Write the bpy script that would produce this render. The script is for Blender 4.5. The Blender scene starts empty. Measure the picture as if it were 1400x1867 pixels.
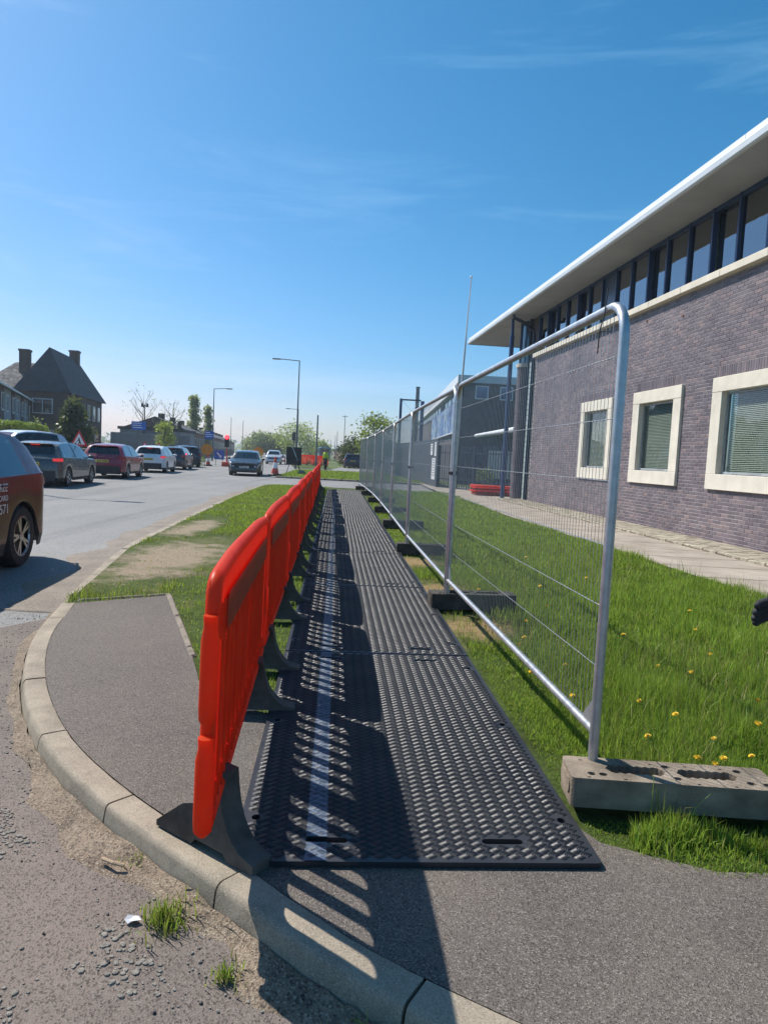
import bpy, bmesh, math, random
import numpy as np
from mathutils import Vector, Matrix, noise as mnoise

random.seed(7); rng = np.random.default_rng(7)
S = bpy.context.scene
C = bpy.context.collection
rad = math.radians

# ------------------------------------------------------------------ camera
cam_d = bpy.data.cameras.new('camera'); cam = bpy.data.objects.new('camera', cam_d); C.objects.link(cam)
EYE = Vector((0, 0, 1.38)); PITCH = rad(4.55); ROLL = rad(2.8)
fw = Vector((0, math.cos(PITCH), -math.sin(PITCH))); up0 = Vector((0, math.sin(PITCH), math.cos(PITCH))); rt0 = Vector((1, 0, 0))
rt = rt0 * math.cos(ROLL) + up0 * math.sin(ROLL); up = up0 * math.cos(ROLL) - rt0 * math.sin(ROLL)
cam.matrix_world = Matrix(((rt.x, up.x, -fw.x, EYE.x), (rt.y, up.y, -fw.y, EYE.y), (rt.z, up.z, -fw.z, EYE.z), (0, 0, 0, 1)))
cam_d.sensor_fit = 'VERTICAL'; cam_d.sensor_height = 24.0; cam_d.lens = 24.0 * 1260 / 1867
cam_d.clip_start = 0.05; cam_d.clip_end = 6000
S.camera = cam

# ------------------------------------------------------------------ light
SUN_EL = rad(48); SX, SY = -0.788, 0.616
sunv = Vector((SX * math.cos(SUN_EL), SY * math.cos(SUN_EL), math.sin(SUN_EL)))
w = bpy.data.worlds.new('World'); S.world = w; w.use_nodes = True
nt = w.node_tree; nt.nodes.clear()
wo = nt.nodes.new('ShaderNodeOutputWorld'); bg = nt.nodes.new('ShaderNodeBackground'); sk = nt.nodes.new('ShaderNodeTexSky')
sk.sky_type = 'NISHITA'; sk.sun_disc = False; sk.sun_elevation = SUN_EL; sk.sun_rotation = math.atan2(SX, SY)
sk.air_density = 1.0; sk.dust_density = 0.7; sk.ozone_density = 3.0
tc = nt.nodes.new('ShaderNodeTexCoord'); mp = nt.nodes.new('ShaderNodeMapping'); mp.inputs['Scale'].default_value = (1.2, 2.2, 9.0); mp.inputs['Rotation'].default_value = (0, rad(14), 0)
cn = nt.nodes.new('ShaderNodeTexNoise'); cn.inputs['Scale'].default_value = 1.6; cn.inputs['Detail'].default_value = 9; cn.inputs['Roughness'].default_value = 0.62; cn.inputs['Distortion'].default_value = 0.6
cr = nt.nodes.new('ShaderNodeValToRGB'); cr.color_ramp.elements[0].position = 0.53; cr.color_ramp.elements[0].color = (0, 0, 0, 1); cr.color_ramp.elements[1].position = 0.80; cr.color_ramp.elements[1].color = (0.22, 0.22, 0.22, 1)
mx = nt.nodes.new('ShaderNodeMix'); mx.data_type = 'RGBA'; mx.inputs['B'].default_value = (8.0, 8.8, 9.6, 1)
nt.links.new(tc.outputs['Generated'], mp.inputs['Vector']); nt.links.new(mp.outputs['Vector'], cn.inputs['Vector']); nt.links.new(cn.outputs['Fac'], cr.inputs['Fac'])
nt.links.new(cr.outputs['Color'], mx.inputs['Factor']); nt.links.new(sk.outputs['Color'], mx.inputs['A']); gr = nt.nodes.new('ShaderNodeMix'); gr.data_type = 'RGBA'; gr.blend_type = 'MULTIPLY'; gr.inputs['Factor'].default_value = 1.0; gr.inputs['B'].default_value = (1.02, 0.94, 1.15, 1)
sepc = nt.nodes.new('ShaderNodeSeparateColor'); comb = nt.nodes.new('ShaderNodeCombineColor'); nt.links.new(mx.outputs['Result'], sepc.inputs['Color'])
pwr = nt.nodes.new('ShaderNodeMath'); pwr.operation = 'POWER'; pwr.inputs[1].default_value = 1.7; nt.links.new(sepc.outputs[0], pwr.inputs[0])
scl = nt.nodes.new('ShaderNodeMath'); scl.operation = 'MULTIPLY'; scl.inputs[1].default_value = 0.245; nt.links.new(pwr.outputs[0], scl.inputs[0])
mnn = nt.nodes.new('ShaderNodeMath'); mnn.operation = 'MINIMUM'; mnn.inputs[1].default_value = 7.5; nt.links.new(scl.outputs[0], mnn.inputs[0])
nt.links.new(mnn.outputs[0], comb.inputs[0]); nt.links.new(sepc.outputs[1], comb.inputs[1]); nt.links.new(sepc.outputs[2], comb.inputs[2])
nt.links.new(comb.outputs[0], gr.inputs['A']); nt.links.new(gr.outputs['Result'], bg.inputs['Color'])
bg.inputs['Strength'].default_value = 0.095
nt.links.new(bg.outputs['Background'], wo.inputs['Surface'])
sun_d = bpy.data.lights.new('sun', 'SUN'); sun_d.energy = 5.0; sun_d.angle = rad(0.55); sun_d.color = (1.0, 0.95, 0.87)
sun = bpy.data.objects.new('sun', sun_d); C.objects.link(sun); sun.rotation_euler = (-sunv).to_track_quat('-Z', 'Y').to_euler(); sun.location = (-20, 20, 30)
S.view_settings.view_transform = 'Standard'; S.view_settings.look = 'None'; S.view_settings.exposure = 0.32; S.view_settings.gamma = 1.0; S.view_settings.use_curve_mapping = False
S.render.engine = 'CYCLES'; S.cycles.max_bounces = 4; S.cycles.diffuse_bounces = 3; S.cycles.glossy_bounces = 3; S.cycles.transparent_max_bounces = 12; S.cycles.caustics_reflective = False; S.cycles.caustics_refractive = False

# ------------------------------------------------------------------ helpers
def tag(o, label=None, cat=None, group=None, kind=None):
    if label: o['label'] = label
    if cat: o['category'] = cat
    if group: o['group'] = group
    if kind: o['kind'] = kind
    return o
def empty(name, loc=(0, 0, 0), rz=0, label=None, cat=None, group=None):
    o = bpy.data.objects.new(name, None); C.objects.link(o); o.location = loc; o.rotation_euler = (0, 0, rz); o.empty_display_size = 0.2
    return tag(o, label, cat, group)
def copy_tree(o, parent=None):
    c = o.copy(); C.objects.link(c); c.parent = parent
    for ch in o.children: copy_tree(ch, c)
    return c

class MB:
    def __init__(s): s.v = []; s.f = []; s.m = []
    def add(s, vs, fs, mi=0):
        b = len(s.v); s.v += [tuple(p) for p in vs]
        for f in fs: s.f.append(tuple(b + i for i in f)); s.m.append(mi)
        return s
    def box(s, x0, x1, y0, y1, z0, z1, mi=0, M=None):
        vs = [(x0, y0, z0), (x1, y0, z0), (x1, y1, z0), (x0, y1, z0), (x0, y0, z1), (x1, y0, z1), (x1, y1, z1), (x0, y1, z1)]
        if M is not None: vs = [M @ Vector(p) for p in vs]
        return s.add(vs, [(3, 2, 1, 0), (4, 5, 6, 7), (0, 1, 5, 4), (1, 2, 6, 5), (2, 3, 7, 6), (3, 0, 4, 7)], mi)
    def cbox(s, c, d, mi=0, rz=0, bev=0):
        M = Matrix.Translation(c) @ Matrix.Rotation(rz, 4, 'Z')
        if not bev: return s.box(-d[0]/2, d[0]/2, -d[1]/2, d[1]/2, -d[2]/2, d[2]/2, mi, M)
        x, y, z = d[0]/2, d[1]/2, d[2]/2; b = bev
        ring = [(-x + b, -y), (x - b, -y), (x, -y + b), (x, y - b), (x - b, y), (-x + b, y), (-x, y - b), (-x, -y + b)]
        def sc(p, k): return (p[0] * (x - k) / x, p[1] * (y - k) / y)
        vs = [M @ Vector((*sc(p, b), -z)) for p in ring] + [M @ Vector((*p, -z + b)) for p in ring] + [M @ Vector((*p, z - b)) for p in ring] + [M @ Vector((*sc(p, b), z)) for p in ring]
        fs = [tuple(range(7, -1, -1)), tuple(range(24, 32))]
        for k in range(3):
            for i in range(8): j = (i + 1) % 8; fs.append((k*8+i, k*8+j, k*8+8+j, k*8+8+i))
        return s.add(vs, fs, mi)
    def cyl(s, p0, p1, r0, r1=None, n=10, mi=0, caps=True):
        r1 = r0 if r1 is None else r1
        p0 = Vector(p0); p1 = Vector(p1); d = (p1 - p0); 
        if d.length < 1e-6: return s
        d.normalize(); a = d.orthogonal().normalized(); b = d.cross(a)
        vs = []
        for p, r in ((p0, r0), (p1, r1)):
            for i in range(n): t = 2*math.pi*i/n; vs.append(p + (a*math.cos(t) + b*math.sin(t))*r)
        fs = [(i, (i+1) % n, n+(i+1) % n, n+i) for i in range(n)]
        if caps: fs += [tuple(range(n-1, -1, -1)), tuple(range(n, 2*n))]
        return s.add(vs, fs, mi)
    def tube(s, pts, r, n=8, mi=0, closed=False, caps=True):
        pts = [Vector(p) for p in pts]; m = len(pts); vs = []; prev = None
        rs = r if isinstance(r, (list, tuple)) else [r]*m
        for k, p in enumerate(pts):
            if closed: t = pts[(k+1) % m] - pts[k-1]
            else: t = pts[min(k+1, m-1)] - pts[max(k-1, 0)]
            t.normalize()
            if prev is None: a = t.orthogonal().normalized()
            else: a = (prev - t*prev.dot(t)).normalized()
            prev = a; b = t.cross(a)
            for i in range(n): q = 2*math.pi*i/n; vs.append(p + (a*math.cos(q) + b*math.sin(q))*rs[k])
        fs = []
        for k in range(m if closed else m-1):
            k2 = (k+1) % m
            for i in range(n): j = (i+1) % n; fs.append((k*n+i, k*n+j, k2*n+j, k2*n+i))
        if caps and not closed: fs += [tuple(range(n-1, -1, -1)), tuple(range((m-1)*n, m*n))]
        return s.add(vs, fs, mi)
    def lathe(s, prof, n=16, mi=0, axis='z', c=(0, 0, 0), caps=True):
        vs = []
        for r, h in prof:
            for i in range(n):
                t = 2*math.pi*i/n; x, y = r*math.cos(t), r*math.sin(t)
                p = (x, y, h) if axis == 'z' else ((h, x, y) if axis == 'x' else (y, h, x))
                vs.append((p[0]+c[0], p[1]+c[1], p[2]+c[2]))
        fs = [(k*n+i, k*n+(i+1) % n, (k+1)*n+(i+1) % n, (k+1)*n+i) for k in range(len(prof)-1) for i in range(n)]
        if caps: fs += [tuple(range(n-1, -1, -1)), tuple(range((len(prof)-1)*n, len(prof)*n))]
        return s.add(vs, fs, mi)
    def prism(s, poly, t0, t1, mp=lambda a, b, t: (a, b, t), holes=(), mi=0):
        # poly and holes are 2-D outlines; extruded from t0 to t1
        if not holes:
            n = len(poly)
            vs = [mp(a, b, t0) for a, b in poly] + [mp(a, b, t1) for a, b in poly]
            return s.add(vs, [tuple(range(n-1, -1, -1)), tuple(range(n, 2*n))] + [(i, (i+1) % n, n+(i+1) % n, n+i) for i in range(n)], mi)
        bm = bmesh.new(); edges = []; loops = []
        for lp in [poly] + list(holes):
            bv = [bm.verts.new((a, b, 0)) for a, b in lp]; loops.append(bv)
            edges += [bm.edges.new((bv[i], bv[(i+1) % len(bv)])) for i in range(len(bv))]
        bmesh.ops.triangle_fill(bm, edges=edges, use_beauty=False, use_dissolve=False)
        bm.verts.index_update(); co = [v.co.copy() for v in bm.verts]; N = len(co)
        tris = [tuple(v.index for v in f.verts) if f.normal.z > 0 else tuple(v.index for v in reversed(f.verts)) for f in bm.faces]
        vs = [mp(p.x, p.y, t0) for p in co] + [mp(p.x, p.y, t1) for p in co]
        fs = [tuple(reversed(t)) for t in tris] + [tuple(N+i for i in t) for t in tris]
        for bv in loops:
            ids = [v.index for v in bv]; n = len(ids)
            fs += [(ids[i], ids[(i+1) % n], N+ids[(i+1) % n], N+ids[i]) for i in range(n)]
        bm.free(); return s.add(vs, fs, mi)
    def mesh(s, name, mats, smooth=None):
        me = bpy.data.meshes.new(name); me.from_pydata(s.v, [], s.f)
        for m in (mats if isinstance(mats, (list, tuple)) else [mats]): me.materials.append(m)
        if any(s.m): me.polygons.foreach_set('material_index', s.m)
        if smooth is not None:
            me.polygons.foreach_set('use_smooth', [True]*len(me.polygons)); me.set_sharp_from_angle(angle=rad(smooth))
        me.update(); return me
    def fixn(s, me):
        bm = bmesh.new(); bm.from_mesh(me); bmesh.ops.recalc_face_normals(bm, faces=bm.faces); bm.to_mesh(me); bm.free()
    def build(s, name, mats, parent=None, smooth=None, fix=True, loc=None, rz=None):
        me = s.mesh(name, mats, None)
        if fix: s.fixn(me)
        if smooth is not None:
            me.polygons.foreach_set('use_smooth', [True]*len(me.polygons)); me.set_sharp_from_angle(angle=rad(smooth))
        o = bpy.data.objects.new(name, me); C.objects.link(o)
        if parent: o.parent = parent
        if loc: o.location = loc
        if rz is not None: o.rotation_euler = (0, 0, rz)
        return o
def link(name, me, parent=None, loc=(0, 0, 0), rz=0, scale=None):
    o = bpy.data.objects.new(name, me); C.objects.link(o); o.parent = parent; o.location = loc; o.rotation_euler = (0, 0, rz)
    if scale: o.scale = scale
    return o
def rrect(x0, x1, y0, y1, r, n=5):
    out = []
    for cx, cy, a0 in ((x1-r, y0+r, -90), (x1-r, y1-r, 0), (x0+r, y1-r, 90), (x0+r, y0+r, 180)):
        for k in range(n+1): a = rad(a0+90*k/n); out.append((cx+r*math.cos(a), cy+r*math.sin(a)))
    return out
def catmull(pts, per=8):
    P = [Vector(p) for p in pts]; P = [P[0]*2-P[1]] + P + [P[-1]*2-P[-2]]; out = []
    for i in range(1, len(P)-2):
        for k in range(per):
            t = k/per; a, b, c, d = P[i-1], P[i], P[i+1], P[i+2]
            out.append(0.5*((2*b)+(c-a)*t+(2*a-5*b+4*c-d)*t*t+(3*b-a-3*c+d)*t**3))
    out.append(P[-2]); return out
def inpoly(px, py, poly):
    r = np.zeros(px.shape, bool); n = len(poly)
    for i in range(n):
        x1, y1 = poly[i]; x2, y2 = poly[(i+1) % n]
        c = ((y1 > py) != (y2 > py)) & (px < (x2-x1)*(py-y1)/((y2-y1) or 1e-9)+x1); r ^= c
    return r

# ------------------------------------------------------------------ materials
class NT:
    def __init__(s, name):
        s.m = bpy.data.materials.new(name); s.m.use_nodes = True; s.t = s.m.node_tree; s.n = s.t.nodes; s.n.clear(); s.out = s.n.new('ShaderNodeOutputMaterial')
    def node(s, typ, **kw):
        n = s.n.new(typ)
        for k, v in kw.items():
            if hasattr(n, k): setattr(n, k, v)
        return n
    def L(s, a, b): s.t.links.new(a, b)
    def coord(s, kind):
        if kind == 'world': return s.n.new('ShaderNodeNewGeometry').outputs['Position']
        return s.n.new('ShaderNodeTexCoord').outputs['Object']
    def noise(s, co, scale, detail=6, rough=.6, dist=0):
        n = s.n.new('ShaderNodeTexNoise'); s.L(co, n.inputs['Vector']); n.inputs['Scale'].default_value = scale; n.inputs['Detail'].default_value = detail; n.inputs['Roughness'].default_value = rough; n.inputs['Distortion'].default_value = dist
        return n.outputs['Fac']
    def ramp(s, fac, stops):
        r = s.n.new('ShaderNodeValToRGB'); s.L(fac, r.inputs['Fac']); e = r.color_ramp.elements
        while len(e) < len(stops): e.new(0.5)
        for el, (p, c) in zip(e, stops): el.position = p; el.color = c if len(c) == 4 else (*c, 1)
        return r.outputs['Color']
    def mix(s, fac, a, b, typ='MIX'):
        n = s.n.new('ShaderNodeMix'); n.data_type = 'RGBA'; n.blend_type = typ
        for k, v in (('Factor', fac), ('A', a), ('B', b)):
            sock = [i for i in n.inputs if i.name == k and (i.type == 'RGBA' if k != 'Factor' else i.type == 'VALUE')][0]
            if hasattr(v, 'is_linked') or hasattr(v, 'links'): s.L(v, sock)
            else: sock.default_value = v if k == 'Factor' else (*v, 1) if len(v) == 3 else v
        return [o for o in n.outputs if o.type == 'RGBA'][0]
    def bump(s, h, strength=.3, dist=.01):
        b = s.n.new('ShaderNodeBump'); b.inputs['Strength'].default_value = strength; b.inputs['Distance'].default_value = dist; s.L(h, b.inputs['Height']); return b.outputs['Normal']
    def bsdf(s, col, rough=.8, metal=0, normal=None, spec=.5, coat=0, emis=None, estr=0):
        p = s.n.new('ShaderNodeBsdfPrincipled')
        if hasattr(col, 'links'): s.L(col, p.inputs['Base Color'])
        else: p.inputs['Base Color'].default_value = (*col, 1)
        if hasattr(rough, 'links'): s.L(rough, p.inputs['Roughness'])
        else: p.inputs['Roughness'].default_value = rough
        p.inputs['Metallic'].default_value = metal; p.inputs['Specular IOR Level'].default_value = spec; p.inputs['Coat Weight'].default_value = coat; p.inputs['Coat Roughness'].default_value = .05
        if emis: p.inputs['Emission Color'].default_value = (*emis, 1); p.inputs['Emission Strength'].default_value = estr
        if normal: s.L(normal, p.inputs['Normal'])
        return p.outputs['BSDF']
    def done(s, sh): s.L(sh, s.out.inputs['Surface']); return s.m
def dark(c, k): return tuple(x*k for x in c)
def mat(name, c, rough=.7, metal=0, var=.25, scale=6, bump=0, bscale=60, spec=.5, coat=0, coord='obj', c2=None, emis=None, estr=0, detail=6):
    t = NT(name); co = t.coord(coord)
    f = t.noise(co, scale, detail)
    col = t.ramp(f, [(.3, dark(c, 1-var)), (.7, c2 or tuple(min(1, x*(1+var)) for x in c))])
    rr = t.ramp(t.noise(co, scale*2.3), [(.3, (rough*.8,)*3), (.7, (min(1, rough*1.15),)*3)])
    n = t.bump(t.noise(co, bscale, 5), bump, .01) if bump else None
    return t.done(t.bsdf(col, rr, metal, n, spec, coat, emis, estr))
def leafmat(name, c, c2, trans=.4, scale=3, rough=.5):
    t = NT(name); co = t.coord('world'); g = t.n.new('ShaderNodeNewGeometry')
    f = t.noise(co, scale, 4)
    a = t.ramp(f, [(.3, c), (.7, c2)])
    hv = t.n.new('ShaderNodeHueSaturation'); t.L(a, hv.inputs['Color'])
    r = t.ramp(g.outputs['Random Per Island'], [(0, (.45,)*3), (.7, (1.15,)*3), (1, (1.75,)*3)]); t.L(r, hv.inputs['Value'])
    p = t.bsdf(hv.outputs['Color'], rough, 0, None, .35)
    tr = t.n.new('ShaderNodeBsdfTranslucent'); yel = t.mix(.5, hv.outputs['Color'], (.35, .42, .06), 'MIX'); t.L(yel, tr.inputs['Color'])
    ms = t.n.new('ShaderNodeMixShader'); ms.inputs[0].default_value = trans; t.L(p, ms.inputs[1]); t.L(tr.outputs[0], ms.inputs[2])
    return t.done(ms.outputs[0])
def glassmat(name, tint=(.55, .65, .7), trans=.55, rough=.02, f0=.07, fk=.8):
    t = NT(name); tr = t.n.new('ShaderNodeBsdfTransparent'); tr.inputs['Color'].default_value = (*[x*trans for x in tint], 1)
    gl = t.n.new('ShaderNodeBsdfGlossy'); gl.inputs['Roughness'].default_value = rough; gl.inputs['Color'].default_value = (.95, .97, 1, 1)
    fr = t.n.new('ShaderNodeLayerWeight'); fr.inputs['Blend'].default_value = .5
    pw = t.n.new('ShaderNodeMath'); pw.operation = 'POWER'; t.L(fr.outputs['Facing'], pw.inputs[0]); pw.inputs[1].default_value = 3.5
    ma = t.n.new('ShaderNodeMath'); ma.operation = 'MULTIPLY_ADD'; t.L(pw.outputs[0], ma.inputs[0]); ma.inputs[1].default_value = fk; ma.inputs[2].default_value = f0
    nb = t.bump(t.noise(t.coord('world'), 1.6, 2), .12, .02); t.L(nb, fr.inputs['Normal']); t.L(nb, gl.inputs['Normal'])
    ms = t.n.new('ShaderNodeMixShader'); t.L(ma.outputs[0], ms.inputs[0]); t.L(tr.outputs[0], ms.inputs[1]); t.L(gl.outputs[0], ms.inputs[2])
    return t.done(ms.outputs[0])
def asphalt(name, c, speck, sscale=140, var=.25, lscale=.7, patch=None, bumps=.5, lo=.42, streak=False):
    t = NT(name); co = t.coord('world')
    base = t.ramp(t.noise(co, lscale, 8, .65), [(.3, dark(c, 1-var)), (.7, dark(c, 1+var))])
    if patch: base = t.mix(t.ramp(t.noise(co, patch[1], 6, .6), [(patch[2], (0, 0, 0)), (patch[3], (1, 1, 1))]), base, patch[0])
    if streak:      # worn wheel tracks and old trench repairs running along the road
        mpp = t.n.new('ShaderNodeMapping'); mpp.inputs['Rotation'].default_value = (0, 0, rad(-7.5)); mpp.inputs['Scale'].default_value = (1.1, .035, 1); t.L(co, mpp.inputs['Vector'])
        base = t.mix(1.0, base, t.ramp(t.noise(mpp.outputs[0], 1.0, 5, .6), [(.36, (.72, .72, .73)), (.46, (.97, .97, .97)), (.66, (1.10, 1.09, 1.07))]), 'MULTIPLY')
    vo = t.n.new('ShaderNodeTexVoronoi'); t.L(co, vo.inputs['Vector']); vo.inputs['Scale'].default_value = sscale
    sp = t.n.new('ShaderNodeSeparateColor'); t.L(vo.outputs['Color'], sp.inputs['Color'])
    f1 = t.ramp(sp.outputs[0], [(.72, (0, 0, 0)), (.95, (1, 1, 1))]); col = t.mix(f1, base, speck)
    f2 = t.ramp(sp.outputs[1], [(.62, (1, 1, 1)), (.9, (lo, lo, lo))]); col = t.mix(1.0, col, f2, 'MULTIPLY')
    n = t.bump(vo.outputs['Distance'], bumps, .004)
    return t.done(t.bsdf(col, .85, 0, n, .35))

m_foot = asphalt('footway_asphalt', (.118, .099, .086), (.25, .22, .19), 250, .3, .7, ((.165, .137, .113), 1.3, .42, .75))
m_road = asphalt('road_asphalt', (.235, .23, .225), (.33, .32, .31), 110, .16, .25, ((.195, .19, .185), .18, .45, .7), .3, .5, True)
m_near = asphalt('worn_asphalt', (.165, .132, .113), (.215, .185, .16), 190, .26, 1.1, ((.225, .18, .148), 1.3, .45, .72), .5)
m_gutter = asphalt('sandy_gutter', (.25, .205, .165), (.31, .27, .22), 170, .25, 2.2, None, .4)
m_kerb = asphalt('kerb_concrete', (.335, .28, .21), (.40, .345, .27), 300, .26, 3.0, ((.20, .165, .122), 4.2, .48, .74), .2, .72)
m_conc = mat('pale_concrete', (.42, .385, .33), .85, 0, .2, 3, .4, 60, .3, coord='world')
m_soil = asphalt('sandy_soil', (.19, .142, .10), (.33, .27, .20), 150, .4, 6, ((.27, .21, .15), 9, .45, .7), .9)
m_edging = mat('dirty_edging', (.24, .205, .165), .9, 0, .35, 8, .4, 90, .2, coord='world')
m_black_pl = mat('mat_plastic', (.020, .023, .033), .46, 0, .3, 2.2, .1, 120, .4, c2=(.042, .042, .045), coord='world', detail=9)
m_mat_slab = mat('mat_slab_plastic', (.022, .025, .035), .43, 0, .35, 2.2, .2, 70, .45, c2=(.038, .038, .042), coord='world', detail=9)
m_tape = mat('blue_tape', (.075, .115, .185), .5, 0, .45, 40, .3, 60, .35, c2=(.16, .205, .28))
m_foot_rub = mat('foot_rubber', (.070, .062, .057), .75, 0, .5, 6, .3, 70, .3, c2=(.15, .128, .108))
m_galv = mat('galvanised_steel', (.46, .48, .50), .42, .75, .18, 14, .05, 80, .5)
m_wire = mat('galvanised_wire', (.42, .43, .44), .45, .7, .15, 20)
m_block = mat('block_concrete', (.25, .20, .15), .9, 0, .45, 6, .6, 90, .2, c2=(.36, .295, .225))
m_blockd = mat('block_rubber', (.05, .047, .043), .85, 0, .35, 7, .5, 60, .2, c2=(.11, .1, .085))
m_stone = mat('window_stone', (.68, .625, .53), .85, 0, .12, 2.5, .35, 60, .25)
m_mortar = mat('mortar', (.27, .24, .25), .95, 0, .35, 1.1, .5, 40, .2, c2=(.50, .47, .46))
m_blue = mat('blue_metal', (.035, .065, .16), .38, .1, .12, 4, 0, 60, .5)
m_navy = mat('navy_metal', (.018, .028, .06), .4, .1, .2, 4)
m_white = mat('white_metal', (.78, .79, .80), .45, 0, .06, 1.5, .04, 20, .5)
m_fascia = mat('pale_fascia', (.62, .65, .68), .45, .1, .08, 1.5)
m_soffit = mat('soffit_panel', (.38, .40, .44), .7, 0, .12, .8, .05, 10, .3)
m_glass = glassmat('window_glass', (.55, .66, .72), .45, .02, .22)
m_glassb = glassmat('blind_glass', (.86, .88, .85), .95, .02, .03, .5)
m_blind = mat('blind_slats', (.50, .56, .52), .5, 0, .1, 4)
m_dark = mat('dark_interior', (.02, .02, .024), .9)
m_black = mat('black_metal', (.015, .015, .017), .5)
m_paver = mat('paver_brick', (.36, .31, .235), .9, 0, .4, 5, .6, 50, .2, coord='world', c2=(.50, .45, .35))
m_path = mat('path_slab', (.33, .275, .225), .9, 0, .22, 1.3, .4, 70, .25, coord='world', c2=(.43, .375, .31))
m_tyre = mat('tyre_rubber', (.018, .018, .02), .8)
m_rim = mat('alloy_rim', (.42, .42, .44), .3, .8, .1, 5)
m_carglass = glassmat('car_glass', (.3, .34, .36), .28)
m_red_l = mat('tail_lamp', (.22, .008, .01), .25, 0, .1, 5, emis=(1, .03, .03), estr=.03)
m_red_on = mat('brake_lamp', (.45, .015, .02), .25, 0, .1, 5, emis=(1, .05, .06), estr=.45)
m_head = mat('head_lamp', (.75, .78, .8), .15, .2, .1, 5)
m_yplate = mat('yellow_plate', (.75, .55, .08), .5, 0, .06, 3)
m_wplate = mat('white_plate', (.75, .75, .72), .5, 0, .06, 3)
m_trim = mat('black_trim', (.022, .022, .025), .6)
m_chrome = mat('chrome', (.8, .8, .82), .2, .9, .05, 5)
m_orange2 = mat('orange_board', (.85, .28, .03), .55, 0, .15, 3)
m_yellow = mat('dandelion_yellow', (.85, .55, .02), .7, 0, .15, 40)
m_red = mat('sign_red', (.62, .02, .03), .5, 0, .1, 3)
m_signw = mat('sign_white', (.82, .82, .82), .5, 0, .05, 3)
m_signb = mat('sign_blue', (.03, .13, .5), .5, 0, .1, 3)
m_cone = mat('cone_red', (.72, .075, .035), .5, 0, .12, 5)
m_pole = mat('lamp_steel', (.16, .175, .185), .5, .4, .12, 3)
m_wood = mat('timber', (.42, .31, .2), .85, 0, .3, 8, .4, 40)
m_hivis = mat('hivis_yellow', (.62, .72, .05), .7)
m_cloth = mat('dark_cloth', (.02, .021, .026), .85, 0, .2, 12, .3, 60)
m_skin = mat('skin', (.50, .30, .22), .6, 0, .1, 10)
m_bark = mat('bark', (.11, .085, .065), .95, 0, .3, 10, .8, 30)
m_roof = mat('roof_tile', (.05, .05, .056), .85, 0, .3, 1.2, .6, 5, coord='world')
m_render = mat('grey_render', (.27, .28, .30), .9, 0, .12, 1.2, .2, 20)
m_hbrick = mat('house_brick', (.10, .062, .05), .9, 0, .25, 2.5, .4, 12)
m_hbrick2 = mat('house_brick_red', (.22, .12, .09), .9, 0, .25, 2.5, .4, 12)
m_upvc = mat('upvc_white', (.7, .72, .74), .5)
m_hoard = mat('grey_hoarding', (.17, .18, .2), .7, 0, .15, 1, .1, 10)
m_slate = mat('slate_hoarding', (.055, .065, .085), .55, 0, .15, 1.2, .05, 10)

t = NT('barrier_orange'); co = t.coord('obj')
col = t.ramp(t.noise(co, 7, 8, .65), [(.3, (.74, .065, .014)), (.55, (.88, .11, .022)), (.78, (.92, .17, .05))])
sc = t.ramp(t.noise(co, 26, 8, .75), [(.52, (0, 0, 0)), (.75, (.55, .55, .55))]); col = t.mix(sc, col, (.45, .17, .11))
p = t.bsdf(col, .42, 0, t.bump(t.noise(co, 40, 4), .08, .004), .45)
tr = t.n.new('ShaderNodeBsdfTranslucent'); tr.inputs['Color'].default_value = (1.0, .085, .018, 1)
ms = t.n.new('ShaderNodeMixShader'); ms.inputs[0].default_value = .62; t.L(p, ms.inputs[1]); t.L(tr.outputs[0], ms.inputs[2]); m_orange = t.done(ms.outputs[0])
t = NT('brown_panel'); co = t.coord('obj'); col = t.ramp(t.noise(co, 5, 8, .7), [(.3, (.46, .085, .04)), (.7, (.70, .11, .04))])
p = t.bsdf(col, .5, 0, None, .4); tr = t.n.new('ShaderNodeBsdfTranslucent'); tr.inputs['Color'].default_value = (1.0, .10, .03, 1)
ms = t.n.new('ShaderNodeMixShader'); ms.inputs[0].default_value = .5; t.L(p, ms.inputs[1]); t.L(tr.outputs[0], ms.inputs[2]); m_brownpanel = t.done(ms.outputs[0])

t = NT('brick_purple'); co = t.coord('obj'); g = t.n.new('ShaderNodeNewGeometry'); oi = t.n.new('ShaderNodeObjectInfo')
ad = t.n.new('ShaderNodeMath'); ad.operation = 'ADD'; t.L(g.outputs['Random Per Island'], ad.inputs[0]); t.L(oi.outputs['Random'], ad.inputs[1])
fr = t.n.new('ShaderNodeMath'); fr.operation = 'FRACT'; t.L(ad.outputs[0], fr.inputs[0])
col = t.ramp(fr.outputs[0], [(0, (.130, .104, .120)), (.4, (.168, .136, .155)), (.75, (.205, .166, .183)), (.9, (.25, .185, .185)), (1, (.15, .122, .145))])
wco = t.coord('world'); st = t.ramp(t.noise(wco, .55, 7, .65), [(.36, (.74, .74, .76)), (.72, (1.22, 1.19, 1.15))]); col = t.mix(1.0, col, st, 'MULTIPLY')
ef = t.ramp(t.noise(wco, 3.2, 8, .7), [(.60, (0, 0, 0)), (.82, (.35, .35, .35))]); col = t.mix(ef, col, (.42, .40, .40))
m_brick = t.done(t.bsdf(col, .55, 0, t.bump(t.noise(wco, 70, 4), .35, .004), .45))

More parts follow.
